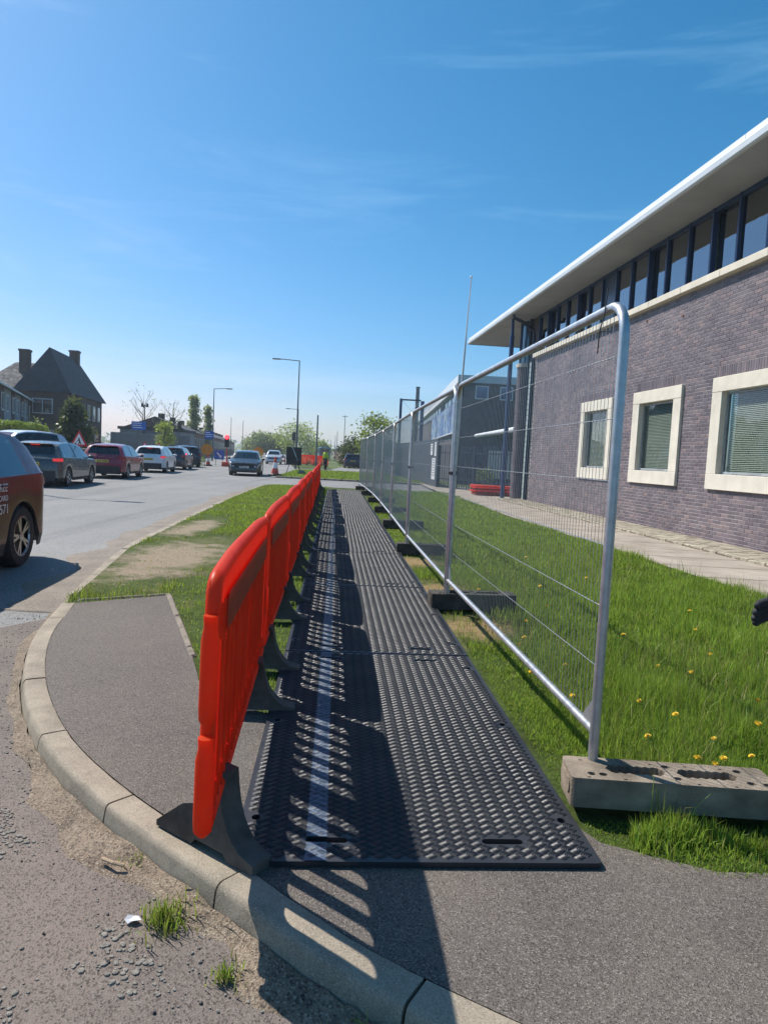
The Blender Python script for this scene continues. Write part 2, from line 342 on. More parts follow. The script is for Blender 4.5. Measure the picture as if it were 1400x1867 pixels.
t = NT('dark_brick'); co = t.coord('obj'); br = t.n.new('ShaderNodeTexBrick'); mpn = t.n.new('ShaderNodeMapping'); mpn.inputs['Rotation'].default_value = (rad(90), 0, 0); t.L(co, mpn.inputs['Vector']); t.L(mpn.outputs[0], br.inputs['Vector'])
br.inputs['Scale'].default_value = 1; br.inputs['Brick Width'].default_value = .225; br.inputs['Row Height'].default_value = .075; br.inputs['Mortar Size'].default_value = .006
br.inputs['Color1'].default_value = (.075, .055, .058, 1); br.inputs['Color2'].default_value = (.10, .075, .075, 1); br.inputs['Mortar'].default_value = (.14, .13, .13, 1)
m_dbrick = t.done(t.bsdf(br.outputs['Color'], .8))

m_grass = leafmat('grass_blade', (.135, .25, .024), (.26, .40, .05), .5, 1.3)
m_dry = leafmat('grass_dry', (.30, .26, .10), (.22, .23, .07), .35, 2)
t = NT('verge_ground'); co = t.coord('world')
g1 = t.ramp(t.noise(co, 1.1, 8, .65), [(.32, (.05, .065, .018)), (.55, (.075, .11, .025)), (.75, (.17, .145, .075))])
g2 = t.ramp(t.noise(co, 22, 6, .7), [(.35, (.55, .55, .5)), (.7, (1.25, 1.25, 1.2))]); col = t.mix(1, g1, g2, 'MULTIPLY')
# bare earth where feet have worn the verge, and dry scalped turf under the fence blocks
spv = t.n.new('ShaderNodeSeparateXYZ'); t.L(co, spv.inputs[0])
def blob(cx, cy, rx, ry, soft=.5):
    vm = t.n.new('ShaderNodeVectorMath'); vm.operation = 'SUBTRACT'; t.L(co, vm.inputs[0]); vm.inputs[1].default_value = (cx, cy, 0)
    vd = t.n.new('ShaderNodeVectorMath'); vd.operation = 'MULTIPLY'; t.L(vm.outputs[0], vd.inputs[0]); vd.inputs[1].default_value = (1/rx, 1/ry, 0)
    ln = t.n.new('ShaderNodeVectorMath'); ln.operation = 'LENGTH'; t.L(vd.outputs[0], ln.inputs[0])
    a = t.n.new('ShaderNodeMath'); a.operation = 'MULTIPLY_ADD'; t.L(t.noise(co, 2.2, 8, .75), a.inputs[0]); a.inputs[1].default_value = 2.6; t.L(ln.outputs['Value'], a.inputs[2])
    return t.ramp(a.outputs[0], [(.0, (1, 1, 1)), (.999, (0, 0, 0))]) if False else t.ramp(sub(a.outputs[0]), [(.50, (1, 1, 1)), (.66, (0, 0, 0))])
def sub(o):
    q = t.n.new('ShaderNodeMath'); q.operation = 'MULTIPLY'; t.L(o, q.inputs[0]); q.inputs[1].default_value = .3; return q.outputs[0]
BARE = [(-2.65, 8.6, .85, 2.3), (-3.3, 12.0, .45, 1.8)]
DRY = [(.85, 5.7, .40, .55), (.62, 7.2, .55, .7), (.42, 9.2, .45, .6)]
earth = t.ramp(t.noise(co, 30, 7, .7), [(.3, (.22, .17, .115)), (.7, (.36, .295, .21))])
dryc = t.ramp(t.noise(co, 30, 7, .7), [(.3, (.20, .13, .06)), (.7, (.34, .25, .13))])
for b in DRY: col = t.mix(blob(*b), col, dryc)
for b in BARE: col = t.mix(blob(*b), col, earth)
m_verge = t.done(t.bsdf(col, .95, 0, t.bump(t.noise(co, 45, 6, .7), .8, .02), .15))
m_field = mat('far_ground', (.10, .13, .045), .95, 0, .3, .05, .3, 2, .1, coord='world')
m_lime = leafmat('lime_leaves', (.24, .32, .06), (.34, .40, .11), .5, .6)
m_leaf = leafmat('mid_leaves', (.12, .19, .05), (.19, .26, .08), .5, .5)
m_pale = leafmat('pale_leaves', (.24, .28, .13), (.33, .36, .19), .5, .4)
m_dkleaf = leafmat('dark_leaves', (.02, .04, .016), (.035, .06, .025), .25, .6)
m_hedge = leafmat('hedge_leaves', (.11, .19, .03), (.19, .27, .05), .45, .8)
def paint(name, c, rough=.3, coat=.6, metal=0): return mat(name, c, rough, metal, .04, 3, 0, 60, .5, coat)
# ================================================================== the setting
def sheet(name, poly, z, m, label=None):
    mb = MB(); mb.add([(x, y, z) for x, y in poly], [tuple(range(len(poly)))]); o = mb.build(name, m); 
    if o.data.polygons[0].normal.z < 0: o.data.flip_normals()
    return tag(o, kind='structure')
ZR = -0.09
g0 = sheet('ground', [(-1500, -150), (1500, -150), (1500, 2400), (-1500, 2400)], -0.16, m_field)
ROADL = [(-9.5, -12), (-9.9, 5), (-13.6, 22), (-15.6, 40), (-20.5, 75), (-30, 140), (-48, 260), (-70, 400)]
ROADR = [(9, -12), (14, 1.2), (3.5, 1.0), (1.2, 2.0), (-.6, 3.0), (-2.2, 5.6), (-2.5, 6.2), (-3.2, 9.3), (-3.5, 12.6), (-4.1, 19.5), (-4.7, 28.3), (-4.4, 29.5), (4.5, 29.5), (4.5, 38.4), (-4.6, 39), (-6.8, 55), (-9.8, 75), (-18, 140), (-33, 260), (-52, 400)]
sheet('road', ROADL + ROADR[::-1], ZR, m_road)
# worn side-road surface the camera stands on
NEARW = [(-2.75, 5.6), (-3.3, 4.6), (-3.5, 3.2), (-3.4, .5), (-3.0, -4), (9, -4), (9, .9), (3.5, 1.15), (1.2, 1.9), (-.6, 2.9), (-2.2, 5.0)]
sheet('side_road', NEARW, ZR + .004, m_near)
# far pavement on the other side of the road
pav = MB()
for (x0, y0), (x1, y1) in zip(ROADL[1:-1], ROADL[2:]):
    pav.add([(x0-.14, y0, ZR+.12), (x1-.14, y1, ZR+.12), (x1-5.5, y1, ZR+.13), (x0-5.5, y0, ZR+.13)], [(0, 1, 2, 3)])
    pav.add([(x0-.14, y0, ZR+.12), (x1-.14, y1, ZR+.12), (x1, y1, ZR-.01), (x0, y0, ZR-.01)], [(0, 1, 2, 3)])
tag(pav.build('pavement', m_conc), kind='structure')

KO = [(5.2, .62), (3.2, .80), (1.4, 1.12), (.62, 1.38), (.2, 1.59), (-.12, 1.80), (-.47, 2.10), (-1.08, 2.62), (-1.56, 3.15), (-2.02, 3.88), (-2.42, 4.78), (-2.72, 5.83)]
kc = catmull([(x, y, 0) for x, y in KO], 8)
def offs(pts, d):
    out = []
    for k, p in enumerate(pts):
        t_ = (pts[min(k+1, len(pts)-1)] - pts[max(k-1, 0)]).normalized(); out.append(p + Vector((t_.y, -t_.x, 0))*d)
    return out
KIN = offs(kc, .115)
FOOT = [(p.x, p.y) for p in KIN] + [(-1.95, 6.36), (-1.60, 5.45), (-1.25, 4.57), (-.95, 3.75), (-.55, 3.55), (0, 3.4), (.72, 2.70), (.86, 2.45), (1.02, 2.38), (1.22, 2.30), (1.45, 2.31), (2.0, 2.26), (3.2, 2.2), (5.2, 2.15)]
foot = sheet('footway', FOOT, 0, m_foot)
VERGE = [(-.5, 3.2), (.6, 2.5), (1.0, 2.2), (2, 2.1), (5.2, 2.0), (5.0, 3.2), (4.72, 5.5), (4.40, 7.7), (4.18, 9.4), (3.95, 11.9), (3.42, 16), (3.1, 20), (2.75, 27), (2.3, 29.2), (-4.7, 29.2), (-4.95, 28), (-4.36, 19.5), (-3.75, 12.6), (-3.42, 9.3), (-2.76, 6.15), (-2.68, 5.8), (-2.1, 6.0), (-1.5, 4.6), (-1.1, 3.6)]
sheet('verge', VERGE, -.010, m_verge)
VERGE2 = [(-6.2, 39.2), (3.2, 38.6), (1.4, 47), (-.2, 57.5), (-2.2, 57.5), (-7.2, 56.5)]
VERGE3 = [(-8.0, 61.5), (-4.8, 62), (-9, 100), (-19, 150), (-21, 150), (-10.7, 78)]
v2 = sheet('verge', VERGE2, .0, m_verge); sheet('verge', VERGE3, .0, m_verge)
sheet('pavement', [(-7.6, 57), (-.3, 57.6), (-3, 78), (-5.2, 78), (-5, 62.1), (-7.9, 61.4)], -.02, m_road)
for poly in ([(-6.2, 39.2), (3.2, 38.6)], [(-8.0, 61.4), (-4.8, 61.9)]):
    (x0, y0), (x1, y1) = poly; kb = MB(); n = 10
    k0 = tag(bpy.data.objects.new('kerb', None), kind='structure'); C.objects.link(k0)
    for i in range(n):
        a, b = i/n, (i+1)/n - .008
        MB().add([(x0+(x1-x0)*q, y0+(y1-y0)*q+dy, z) for q in (a, b) for dy, z in ((-.13, -.12), (-.13, -.0), (-.11, .015), (.02, .015), (.02, -.12))], [(0, 1, 6, 5), (1, 2, 7, 6), (2, 3, 8, 7), (3, 4, 9, 8), (0, 4, 3, 2, 1), (5, 6, 7, 8, 9)]).build('kerb_stone', m_kerb, k0)
# paved path beside the brick building and yard in front of the palisade
WALLX = lambda y: 5.40 + (25.2 - y) * .1053
PATH = [(5.2, 2.0), (5.0, 3.2), (4.72, 5.5), (4.40, 7.7), (4.18, 9.4), (3.95, 11.9), (3.42, 16), (3.1, 20), (2.75, 27), (2.3, 29.2), (1.9, 38.6), (1.2, 44), (-.6, 57.5), (-2.8, 75), (-2.2, 75), (-.1, 58.5), (1.4, 47.3), (2.6, 34.8), (9, 34), (9, 26), (5.3, 26), (7.9, 2)]
path = sheet('path', PATH, -.002, m_path)
# joints of the paving slabs are real gaps: dark thin strips sunk between slabs
pj = MB()
for k in range(26):
    y = 3.0 + k * 1.02 + random.uniform(-.05, .05)
    xl = float(np.interp(y, [2, 3.2, 5.5, 7.7, 9.4, 11.9, 16, 20, 27, 30], [5.2, 5.0, 4.72, 4.4, 4.18, 3.95, 3.42, 3.1, 2.75, 2.3])); xr = WALLX(y) - 1.05
    pj.add([(xl, y, .0022), (xr, y-.1, .0022), (xr, y-.08, .0022), (xl, y+.018, .0022)], [(0, 1, 2, 3)])
tag(pj.build('slab_joint', mat('joint_dirt', (.12, .10, .075), .95), path), kind='stuff')

# ---- kerb stones round the corner
kerb = tag(bpy.data.objects.new('kerb', None), kind='structure'); C.objects.link(kerb)
JO = [(4.1, .70), (3.2, .80), (2.3, .93), (1.42, 1.11), (.72, 1.34), (.10, 1.65), (-.47, 2.10), (-1.03, 2.57), (-1.56, 3.15), (-2.00, 3.84), (-2.30, 4.45), (-2.58, 5.25), (-2.72, 5.83)]
cuts = sorted({min(range(len(kc)), key=lambda i: (kc[i].x-x)**2+(kc[i].y-y)**2) for x, y in JO} | {0})
SEC = [(0.03, -.16), (0.006, -.02), (0.0, -.006), (-.010, .0025), (-.02, .004), (-.108, .004), (-.113, .0), (-.113, -.1)]
for a, b in zip(cuts, cuts[1:]):
    pts = kc[a:b+1]; mb = MB(); n = len(SEC); vs = []
    tilt = random.uniform(-.004, .004)
    for k, p in enumerate(pts):
        t_ = (kc[min(a+k+1, len(kc)-1)] - kc[max(a+k-1, 0)]).normalized(); nn = Vector((-t_.y, t_.x, 0))
        q = p.copy()
        if k == 0: q = q + t_*.005
        if k == len(pts)-1: q = q - t_*.005
        for o_, z in SEC: vs.append(q + nn*(o_ + .0028*mnoise.noise((q.x*17, q.y*17, o_*90))) + Vector((0, 0, z + tilt + .0022*mnoise.noise((q.x*21, q.y*21, o_*70+5)))))
    fs = [(k*n+i, k*n+i+1, (k+1)*n+i+1, (k+1)*n+i) for k in range(len(pts)-1) for i in range(n-1)] + [tuple(range(n)), tuple(range((len(pts)-1)*n, len(pts)*n))]
    mb.add(vs, fs).build('kerb_stone', m_kerb, kerb, smooth=35)
# low sunken kerb along the verge, concrete edging by the footway corner
def lowkerb(pts, wd, z, seg, nm, m):
    k0 = tag(bpy.data.objects.new('kerb', None), kind='structure'); C.objects.link(k0)
    P = catmull([(x, y, 0) for x, y in pts], 30); acc = 0; start = 0
    for i in range(1, len(P)):
        acc += (P[i]-P[i-1]).length
        if acc >= seg or i == len(P)-1:
            p0, p1 = P[start], P[i]; d = (p1-p0); L_ = d.length; dz = random.uniform(-.012, .008); rz = math.atan2(d.y, d.x)
            if L_ > .1: MB().cbox(((p0.x+p1.x)/2, (p0.y+p1.y)/2, z-.08+dz), (L_-.012, wd, .16), 0, rz, .012).build(nm, m, k0)
            acc = 0; start = i
lowkerb([(-2.80, 6.3), (-3.45, 9.3), (-3.80, 12.6), (-4.42, 19.5), (-4.98, 28), (-4.9, 29.3)], .13, -.015, .92, 'kerb_stone', m_kerb)
lowkerb([(-1.98, 6.40), (-1.62, 5.5), (-1.22, 4.5)], .05, .008, .9, 'edging_stone', m_edging)
lowkerb([(-2.66, 5.98), (-1.98, 6.42)], .05, .006, .8, 'edging_stone', m_edging)
# sandy dirt lying in the gutter against the kerb
gt = MB(); n = 9; vs = []; M_ = len(kc)
for k in range(M_):
    t_ = (kc[min(k+1, M_-1)] - kc[max(k-1, 0)]).normalized(); nn = Vector((-t_.y, t_.x, 0)); p = kc[k]
    wd = .07 + .15*mnoise.noise((k*.23, 3.1, 0)) + (.05 if -1.3 < p.x < .2 else 0)
    wd = max(.05, wd)
    for i in range(n):
        q = i/(n-1); h = .022*(1-q)**1.3*(1+.8*mnoise.noise((k*.6, i*.9, 1))) + .004*mnoise.noise((k*2.1, i*2.3, 5))
        vs.append(p + nn*(.02 + wd*q + .02*mnoise.noise((k*1.1, i, 8))) + Vector((0, 0, ZR + .006 + max(0, h) * (1 if i < n-1 else 0) - (.006 if i == n-1 else 0))))
gt.add(vs, [(k*n+i, k*n+i+1, (k+1)*n+i+1, (k+1)*n+i) for k in range(M_-1) for i in range(n-1)])
tag(gt.build('gutter_dirt', m_soil, smooth=60), 'sandy dirt gathered in the gutter along the kerb', 'dirt', kind='stuff')
# sandy strip along the main road edge
se = catmull([(-2.78, 5.75, 0), (-2.95, 6.3, 0), (-3.55, 9.3, 0), (-3.92, 12.6, 0), (-4.55, 19.5, 0), (-5.1, 28, 0)], 14); vs = []
for k, p in enumerate(se):
    wd = .42 + .3*mnoise.noise((k*.25, 0, 4)); zk = -.012 if k < 3 else 0; vs += [(p.x+.2, p.y, ZR+.008+zk), (p.x-wd*.6, p.y, ZR+.012+zk), (p.x-wd, p.y, ZR+.002+zk)]
mbx = MB().add(vs, [(k*3+i, k*3+i+1, (k+1)*3+i+1, (k+1)*3+i) for k in range(len(se)-1) for i in range(2)])
tag(mbx.build('gutter_sand', m_gutter), 'pale sand swept to the road edge beside the verge', 'sand', kind='stuff')
# exposed aggregate stones and loose pebbles on the worn surface
def stones(name, pts, sz, m, label, z0, flat=.4):
    V = []; F = []
    for (x, y) in pts:
        s_ = sz[0] + (sz[1]-sz[0])*random.random()**2; a = random.random()*6.28; b = len(V); n = 6; sx = random.uniform(.6, 1.2)
        for rr, zz in ((1, 0), (.85, flat*.7), (.4, flat)):
            for i in range(n):
                q = a+6.28*i/n; k = rr*(.8+.4*random.random()); px, py = k*s_*math.cos(q)*sx, k*s_*math.sin(q)
                V.append((x+px*math.cos(a)-py*math.sin(a), y+px*math.sin(a)+py*math.cos(a), z0 + zz*s_*random.uniform(.7, 1.2) - (.003 if zz == 0 else 0)))
        for k in range(2):
            for i in range(n): F.append((b+k*n+i, b+k*n+(i+1) % n, b+k*n+n+(i+1) % n, b+k*n+n+i))
        F.append(tuple(b+2*n+i for i in range(n)))
    mb = MB(); mb.v = V; mb.f = F; mb.m = [0]*len(F)
    return tag(mb.build(name, m, fix=False), label, 'stones', kind='stuff')
pts = []
while len(pts) < 4300:
    x, y = random.uniform(-2.1, .2), random.uniform(1.2, 3.1)
    q = mnoise.noise((x*1.7, y*1.7, 2)) + .5*mnoise.noise((x*5, y*5, 7))
    kx = min((x-p.x)**2+(y-p.y)**2 for p in kc[::3])
    if random.random() < (q+.10)*2.2 and kx > .07 and inpoly(np.array([x]), np.array([y]), NEARW)[0]: pts.append((x, y))
m_agg = mat('aggregate_stone', (.19, .17, .145), .8, 0, .35, 60, .2, 80, .25, coord='world', c2=(.31, .285, .245))
stones('aggregate', pts, (.0035, .0125), m_agg, 'worn pale stones standing out of the side road surface', ZR+.0058, .30)
pts = []
while len(pts) < 800:
    i = random.randrange(20, M_-1); p = kc[i]; t_ = (kc[i+1]-kc[i-1]).normalized(); d = abs(random.gauss(0, .16))+.05; q = p + Vector((-t_.y, t_.x, 0))*d + t_*random.uniform(-.1, .1); pts.append((q.x, q.y))
stones('gravel', pts, (.0015, .007), m_agg, 'loose grit and small gravel along the foot of the kerb', ZR+.006, .5)
m_coal = mat('dark_stone', (.03, .03, .035), .6, 0, .3, 20)
stones('pebble', [(-.53, 1.68), (-.42, 1.72), (-.50, 1.60), (-.62, 1.52), (-.49, 1.50), (-.95, 1.95), (-.72, 1.85), (-.8, 2.05), (-.35, 1.6), (-1.2, 2.3)], (.005, .010), m_coal, 'few black pebbles scattered on the side road', ZR+.004, 1.0)

# ---- brick apron at the foot of the building, edge bricks one by one
apron = tag(bpy.data.objects.new('brick_apron', None), kind='structure'); C.objects.link(apron); apron.location = (5.40, 25.2, 0); apron.rotation_euler = (0, 0, math.atan2(-.9945, .1047))
eb = MB().cbox((0, 0, 0), (.205, .10, .07), 0, 0, .008).mesh('edge_brick', m_paver)
for k in range(84):
    o = link('brick', eb, apron, (-.9 + k*.215, -1.05 + random.uniform(-.008, .008), .012 + random.uniform(-.008, .006)), random.uniform(-.03, .03))
ap = MB()
for k in range(170):
    for r in range(4):
        ap.cbox((-.95 + k*.108 + random.uniform(-.003, .003), -.88 + r*.218 + (.0), .018 + random.uniform(-.006, .005)), (.100, .208, .06), 0, random.uniform(-.01, .01))
tag(ap.build('paver', m_paver, apron, fix=False), kind='stuff')
MB().box(-1, 17.5, -1.1, 0, -.1, .02).build('apron_bed', m_soil, apron)
# ================================================================== ground mats
MW, ML, MT = 1.27, 2.46, .018
def wavy(x0, x1, y0, y1): return rrect(x0, x1, y0, y1, (y1-y0)/2*.98, 5)
holes = []
for yy in (.13, ML-.13):
    for xx in (.32, .95): holes.append(wavy(xx-.075, xx+.075, yy-.017, yy+.017))
for yy in (.28, ML/2, ML-.28):
    for xx in (.055, MW-.055): holes.append(wavy(xx-.016, xx+.016, yy-.020, yy+.020))
slab = MB().prism(rrect(0, MW, 0, ML, .02, 3), 0, MT, holes=holes)
slab_me = slab.mesh('mat_slab', m_mat_slab); slab.fixn(slab_me)
tr_ = MB(); cx_, ry_ = .058, .0195; row = 0
HB = [(min(p[0] for p in h)-.012, max(p[0] for p in h)+.012, min(p[1] for p in h)-.010, max(p[1] for p in h)+.010) for h in holes]
SL_ = math.hypot(cx_/2, ry_); ca0, sa0 = cx_/2/SL_, ry_/SL_
y = .032
while y < ML-.028:
    x = .04 + (cx_/2 if row % 2 else 0)
    while x < MW-.03:
        if not any(a < x < b and c < y < d for a, b, c, d in HB):
            s_ = 1 if row % 2 else -1
            for k in (-1.5, -.5, .5, 1.5):
                ox, oy = ca0*k*SL_*.215, -s_*sa0*k*SL_*.215; L_ = SL_*.40
                def P_(u, v, z): return (x+ox+u*ca0-v*s_*sa0, y+oy+u*s_*sa0+v*ca0, MT+z)
                tr_.add([P_(-L_, -.0031, -.001), P_(L_, -.0031, -.001), P_(L_, .0031, -.001), P_(-L_, .0031, -.001), P_(-L_*.8, -.0008, .0044), P_(L_*.8, -.0008, .0044), P_(L_*.8, .0008, .0044), P_(-L_*.8, .0008, .0044)], [(0, 1, 5, 4), (1, 2, 6, 5), (2, 3, 7, 6), (3, 0, 4, 7), (4, 5, 6, 7)])
        x += cx_
    y += ry_; row += 1
tread_me = tr_.mesh('mat_tread', m_black_pl, 80)
tape = MB(); tx = .245
seg = [0, .108, .152, ML-.152, ML-.108, ML]
for a, b in ((0, .112), (.148, ML-.148), (ML-.112, ML)):
    n = 40
    vs = []
    for k in range(n+1):
        yy = a+(b-a)*k/n; zz = MT+.0034+.0004*math.sin(yy*170)
        vs += [(tx, yy, MT-.0), (tx+.004, yy, zz), (tx+.074, yy, zz), (tx+.078, yy, MT)]
    tape.add(vs, [(k*4+i, k*4+i+1, (k+1)*4+i+1, (k+1)*4+i) for k in range(n) for i in range(3)])
tape_me = tape.mesh('tape', m_tape)
hd = rad(4.1)      # the row of mats heads this far left of straight ahead
mx_, my_ = -.455, 2.19
mat_lab = ['black ribbed ground mat nearest the camera, its front edge on the asphalt footway', 'second ribbed ground mat from the front of the walkway', 'third ribbed ground mat from the front of the walkway', 'fourth ribbed ground mat from the front of the walkway', 'fifth ribbed ground mat from the front of the walkway', 'sixth ribbed ground mat along the walkway', 'seventh ribbed ground mat along the walkway', 'eighth ribbed ground mat along the walkway', 'ninth ribbed ground mat, last but one before the side road', 'farthest ribbed ground mat, at the side road end of the walkway']
for k in range(10):
    ang = rad(4.1+(0 if k < 2 else random.uniform(-.3, .3)))
    e = empty('ground_mat', (mx_ + (0 if k == 0 else random.uniform(-.006, .006)), my_, .004 + .003*min(k, 3)), ang, mat_lab[k], 'ground mat', 'ribbed ground mats laid end to end')
    link('slab', slab_me, e); tag(link('tread', tread_me, e), kind='stuff'); link('tape_stripe', tape_me, e)
    mx_ -= math.sin(hd)*(ML+.012); my_ += math.cos(hd)*(ML+.012)

# ================================================================== orange barriers
BL = 1.96
def BTOP(u):
    q = max(0, 1-u/.62); e_ = max(0, 1-(u-.03)/.055); return 1.03-.03*q**1.7-.05*(1-math.sqrt(max(0, 1-e_*e_)))
def barrier_meshes():
    # outline in (u along, z); slots through the middle
    out = []
    for a in range(0, 91, 15): out.append((.03+.13-.13*math.sin(rad(90-a)) , .84+.14*math.sin(rad(a))))
    us_ = [.03, .035, .05, .075, .11, .16, .23, .32, .45, .65, BL/2]; tp = [(u, BTOP(u)) for u in us_]; tp += [(BL-u, z) for u, z in tp[-2::-1]]
    out = [(.03, .27)] + tp + [(BL-.03, .27), (BL-.10, .23), (.10, .23)]
    hol = [rrect(.235+k*.128-.043, .235+k*.128+.043, .36, .78, .040, 5) for k in range(13) if k not in (6,)]
    mp = lambda a, b, t: (t, a, b)
    p = MB().prism(out, -.013, .013, mp, hol); pm = p.mesh('panel', m_orange); p.fixn(pm)
    # rim tube round the top and ribs between the slots
    r = MB()
    r.tube([(0, .045, .27), (0, .045, .90)] + [(0, .045+(u-.03)*.985, z-.012) for u, z in tp if .03 < u < BL-.03] + [(0, BL-.045, .90), (0, BL-.045, .27)], .023, 10)
    r.tube([(0, .06, .255), (0, BL-.06, .255)], .027, 10)
    rm = r.mesh('rim', m_orange, 60); r.fixn(rm)
    rb = MB()
    for k in range(26):
        u = .13+k*.068
        for s_ in (-1, 1): rb.cyl((s_*.013, u, .27), (s_*.013, u, .345), .009, .009, 6); rb.cyl((s_*.013, u, .80), (s_*.013, u, .91), .009, .009, 6)
    for k in range(13):
        u = .171+k*.128
        for s_ in (-1, 1): rb.cyl((s_*.011, u, .35), (s_*.011, u, .80), .012, .012, 6)
    rbm = rb.mesh('rib', m_orange, 50); rb.fixn(rbm)
    # interlocking end posts
    en = MB(); 
    en.add([], [])
    prof = [(.010, .0), (.027, .02), (.029, .06), (.029, .26), (.022, .30), (.024, .335)]
    en.lathe([(r_, .235+h*.9) for r_, h in prof], 10, 0, 'z', (0, .012, 0)); en.lathe([(r_*.9, .57+h*.98) for r_, h in prof], 10, 0, 'z', (0, .012, 0))
    em = en.mesh('end_post', m_orange, 40); en.fixn(em)
    hk = MB(); hk.lathe([(.02, .44), (.034, .46), (.034, .60), (.02, .62)], 10, 0, 'z', (0, BL-.012, 0)); hm = hk.mesh('hook', m_orange, 40); hk.fixn(hm)
    pl = MB()
    for s_ in (-1, 1): pl.prism(rrect(.20, BL-.20, .805, .925, .05, 4), s_*.0225, s_*.0245, mp)
    plm = pl.mesh('brown_strip', m_brownpanel); pl.fixn(plm)  # browner strip along the upper panel, on both faces
    # foot: a black plate with a ramp on one side and a hollow curve on the other
    fo = [(-.27, 0), (-.27, .02), (-.13, .13), (-.045, .16), (-.045, .285), (.045, .285)] + [(.05+.15*(1-math.cos(rad(a))), .275-.235*math.sin(rad(a))) for a in range(10, 91, 16)] + [(.22, .035), (.22, 0), (.10, 0), (.08, .025), (-.06, .025), (-.08, 0)]
    f_ = MB().prism(fo, -.045, .045, lambda a, b, t: (a, t, b)); fm = f_.mesh('foot', m_foot_rub, 35); f_.fixn(fm)
    return pm, rm, rbm, em, hm, plm, fm
BPM = barrier_meshes()
def barrier(loc, rz, label, group, feet=((.33, 0), (1.63, 0)), tilt=0, board=True):
    e = empty('barrier', loc, rz, label, 'barrier', group); e.rotation_euler = (0, tilt, rz)
    pn = link('panel', BPM[0], e); tag(link('rib', BPM[2], pn), kind='stuff'); link('rim', BPM[1], e); link('end_post', BPM[3], e); link('hook', BPM[4], e)
    if board: link('board', BPM[5], e)
    for u, a in feet: link('foot', BPM[6], e, (0, u, 0), a)
    return e
blab = ['nearest orange barrier, its front foot standing on the kerb', 'second orange barrier from the camera', 'third orange barrier from the camera', 'fourth orange barrier from the camera', 'fifth orange barrier from the camera', 'sixth orange barrier in the row beside the mats', 'seventh orange barrier in the row beside the mats', 'eighth orange barrier in the row beside the mats', 'ninth orange barrier in the row beside the mats', 'tenth orange barrier in the row beside the mats', 'eleventh orange barrier in the row beside the mats', 'last but one orange barrier of the row beside the mats', 'farthest orange barrier, at the side road end of the row']
bx, by = -.490, 1.94; bang = [5.4, 4.4, 4.3, 4.9, 4.7, 4.4, 4.9, 4.9, 4.5, 5.0, 4.9, 4.6, 4.9]
for k in range(13):
    a = rad(bang[k])
    barrier((bx, by, .004), a, blab[k], 'orange barriers beside the mats', ((.36, -.70), (1.63, .05)) if k == 0 else ((.33, random.uniform(-.1, .1)), (1.63, random.uniform(-.1, .1))), rad(random.uniform(-1.0, .8)))
    bx -= math.sin(a)*2.0; by += math.cos(a)*2.0

# ================================================================== mesh fence panels on blocks
def fence_meshes(L_, H1=1.92):
    f = MB(); r = .021
    f.tube([(0, .02, .0), (0, .02, H1-.16)] + [(0, .02+.13*(1-math.cos(rad(a))), H1-.15+.13*math.sin(rad(a))) for a in (15, 35, 55, 75, 90)] + [(0, L_/2, H1-.02)] + [(0, L_-.02-.13*(1-math.sin(rad(a))), H1-.15+.13*math.cos(rad(a))) for a in (0, 15, 35, 55, 75)] + [(0, L_-.02, H1-.16), (0, L_-.02, .0)], r, 12)
    fm = f.mesh('frame', m_galv, 40); f.fixn(fm)
    b = MB(); b.cyl((0, .03, .135), (0, L_-.03, .135), .019, None, 12); bm_ = b.mesh('bottom_rail', m_galv, 40); b.fixn(bm_)
    wv = MB(); n = int((L_-.1)/.0385)
    for k in range(n):
        u = .06+k*(L_-.12)/(n-1); top = H1-.03 if .16 < u < L_-.16 else H1-.12
        wv.cyl((.018, u, .135), (.018, u, top), .00135, None, 4, 0, False)
    wm = wv.mesh('vertical_wires', m_wire)
    wh = MB()
    for z in (.39, .65, .91, 1.18, 1.44, 1.70): wh.cyl((.0225, .02, z), (.0225, L_-.02, z), .0022, None, 5)
    whm = wh.mesh('horizontal_wires', m_wire)
    gm = []
    for u0, s_ in ((.035, 1), (L_-.035, -1)):
        gs = MB().prism([(u0, .15), (u0+s_*.13, .15), (u0, .285)], -.004, .004, lambda a, c, t_: (t_, a, c)); q_ = gs.mesh('gusset', m_galv); gs.fixn(q_); gm.append(q_)
    return fm, bm_, wm, whm, gm
def block_mesh(m, bevel=.02):
    o = rrect(0, .80, 0, .215, bevel, 3); hol = []
    for c in (.27, .55):
        top = [(c-.10+.20*k/12, .142+.010*(k % 2)) for k in range(13)]; bot = [(c+.10-.20*k/12, .078-.010*(k % 2)) for k in range(13)]
        hol.append(bot + [(c-.118, .11)] + top + [(c+.118, .11)])
    for c, d in ((.085, .05), (.13, .05), (.405, .165), (.42, .055), (.69, .165), (.70, .055), (.76, .05)): hol.append([(c+.018*math.cos(rad(a)), d+.016*math.sin(rad(a))) for a in range(0, 360, 45)])
    b = MB().prism(o, .07, .145, holes=hol); b.prism(rrect(.0, .80, .0, .215, bevel, 3), 0, .0695)
    for c in (.06, .2, .34, .48, .62):   # moulded ridges along the top
        b.box(c, c+.012, .012, .04, .145, .149); b.box(c, c+.012, .175, .203, .145, .149)
    b.prism(rrect(.03, .185, .045, .12, .03, 4), -.0045, -.0005, lambda a, c_, t_: (t_, a, c_))
    me = b.mesh('block', m); b.fixn(me); return me
blk_a = block_mesh(m_block); blk_b = block_mesh(m_blockd, .012)
FP = [(.925, 2.79), (.61, 6.34), (.345, 9.93), (.13, 13.5), (-.10, 17.1), (-.36, 20.7), (-.68, 24.3), (-1.05, 27.9)]
flab = ['nearest mesh fence panel, its front post at the right of the mats', 'second mesh fence panel from the camera', 'third mesh fence panel from the camera', 'fourth mesh fence panel from the camera', 'fifth mesh fence panel from the camera', 'last but one mesh fence panel before the side road', 'farthest mesh fence panel, at the side road end']
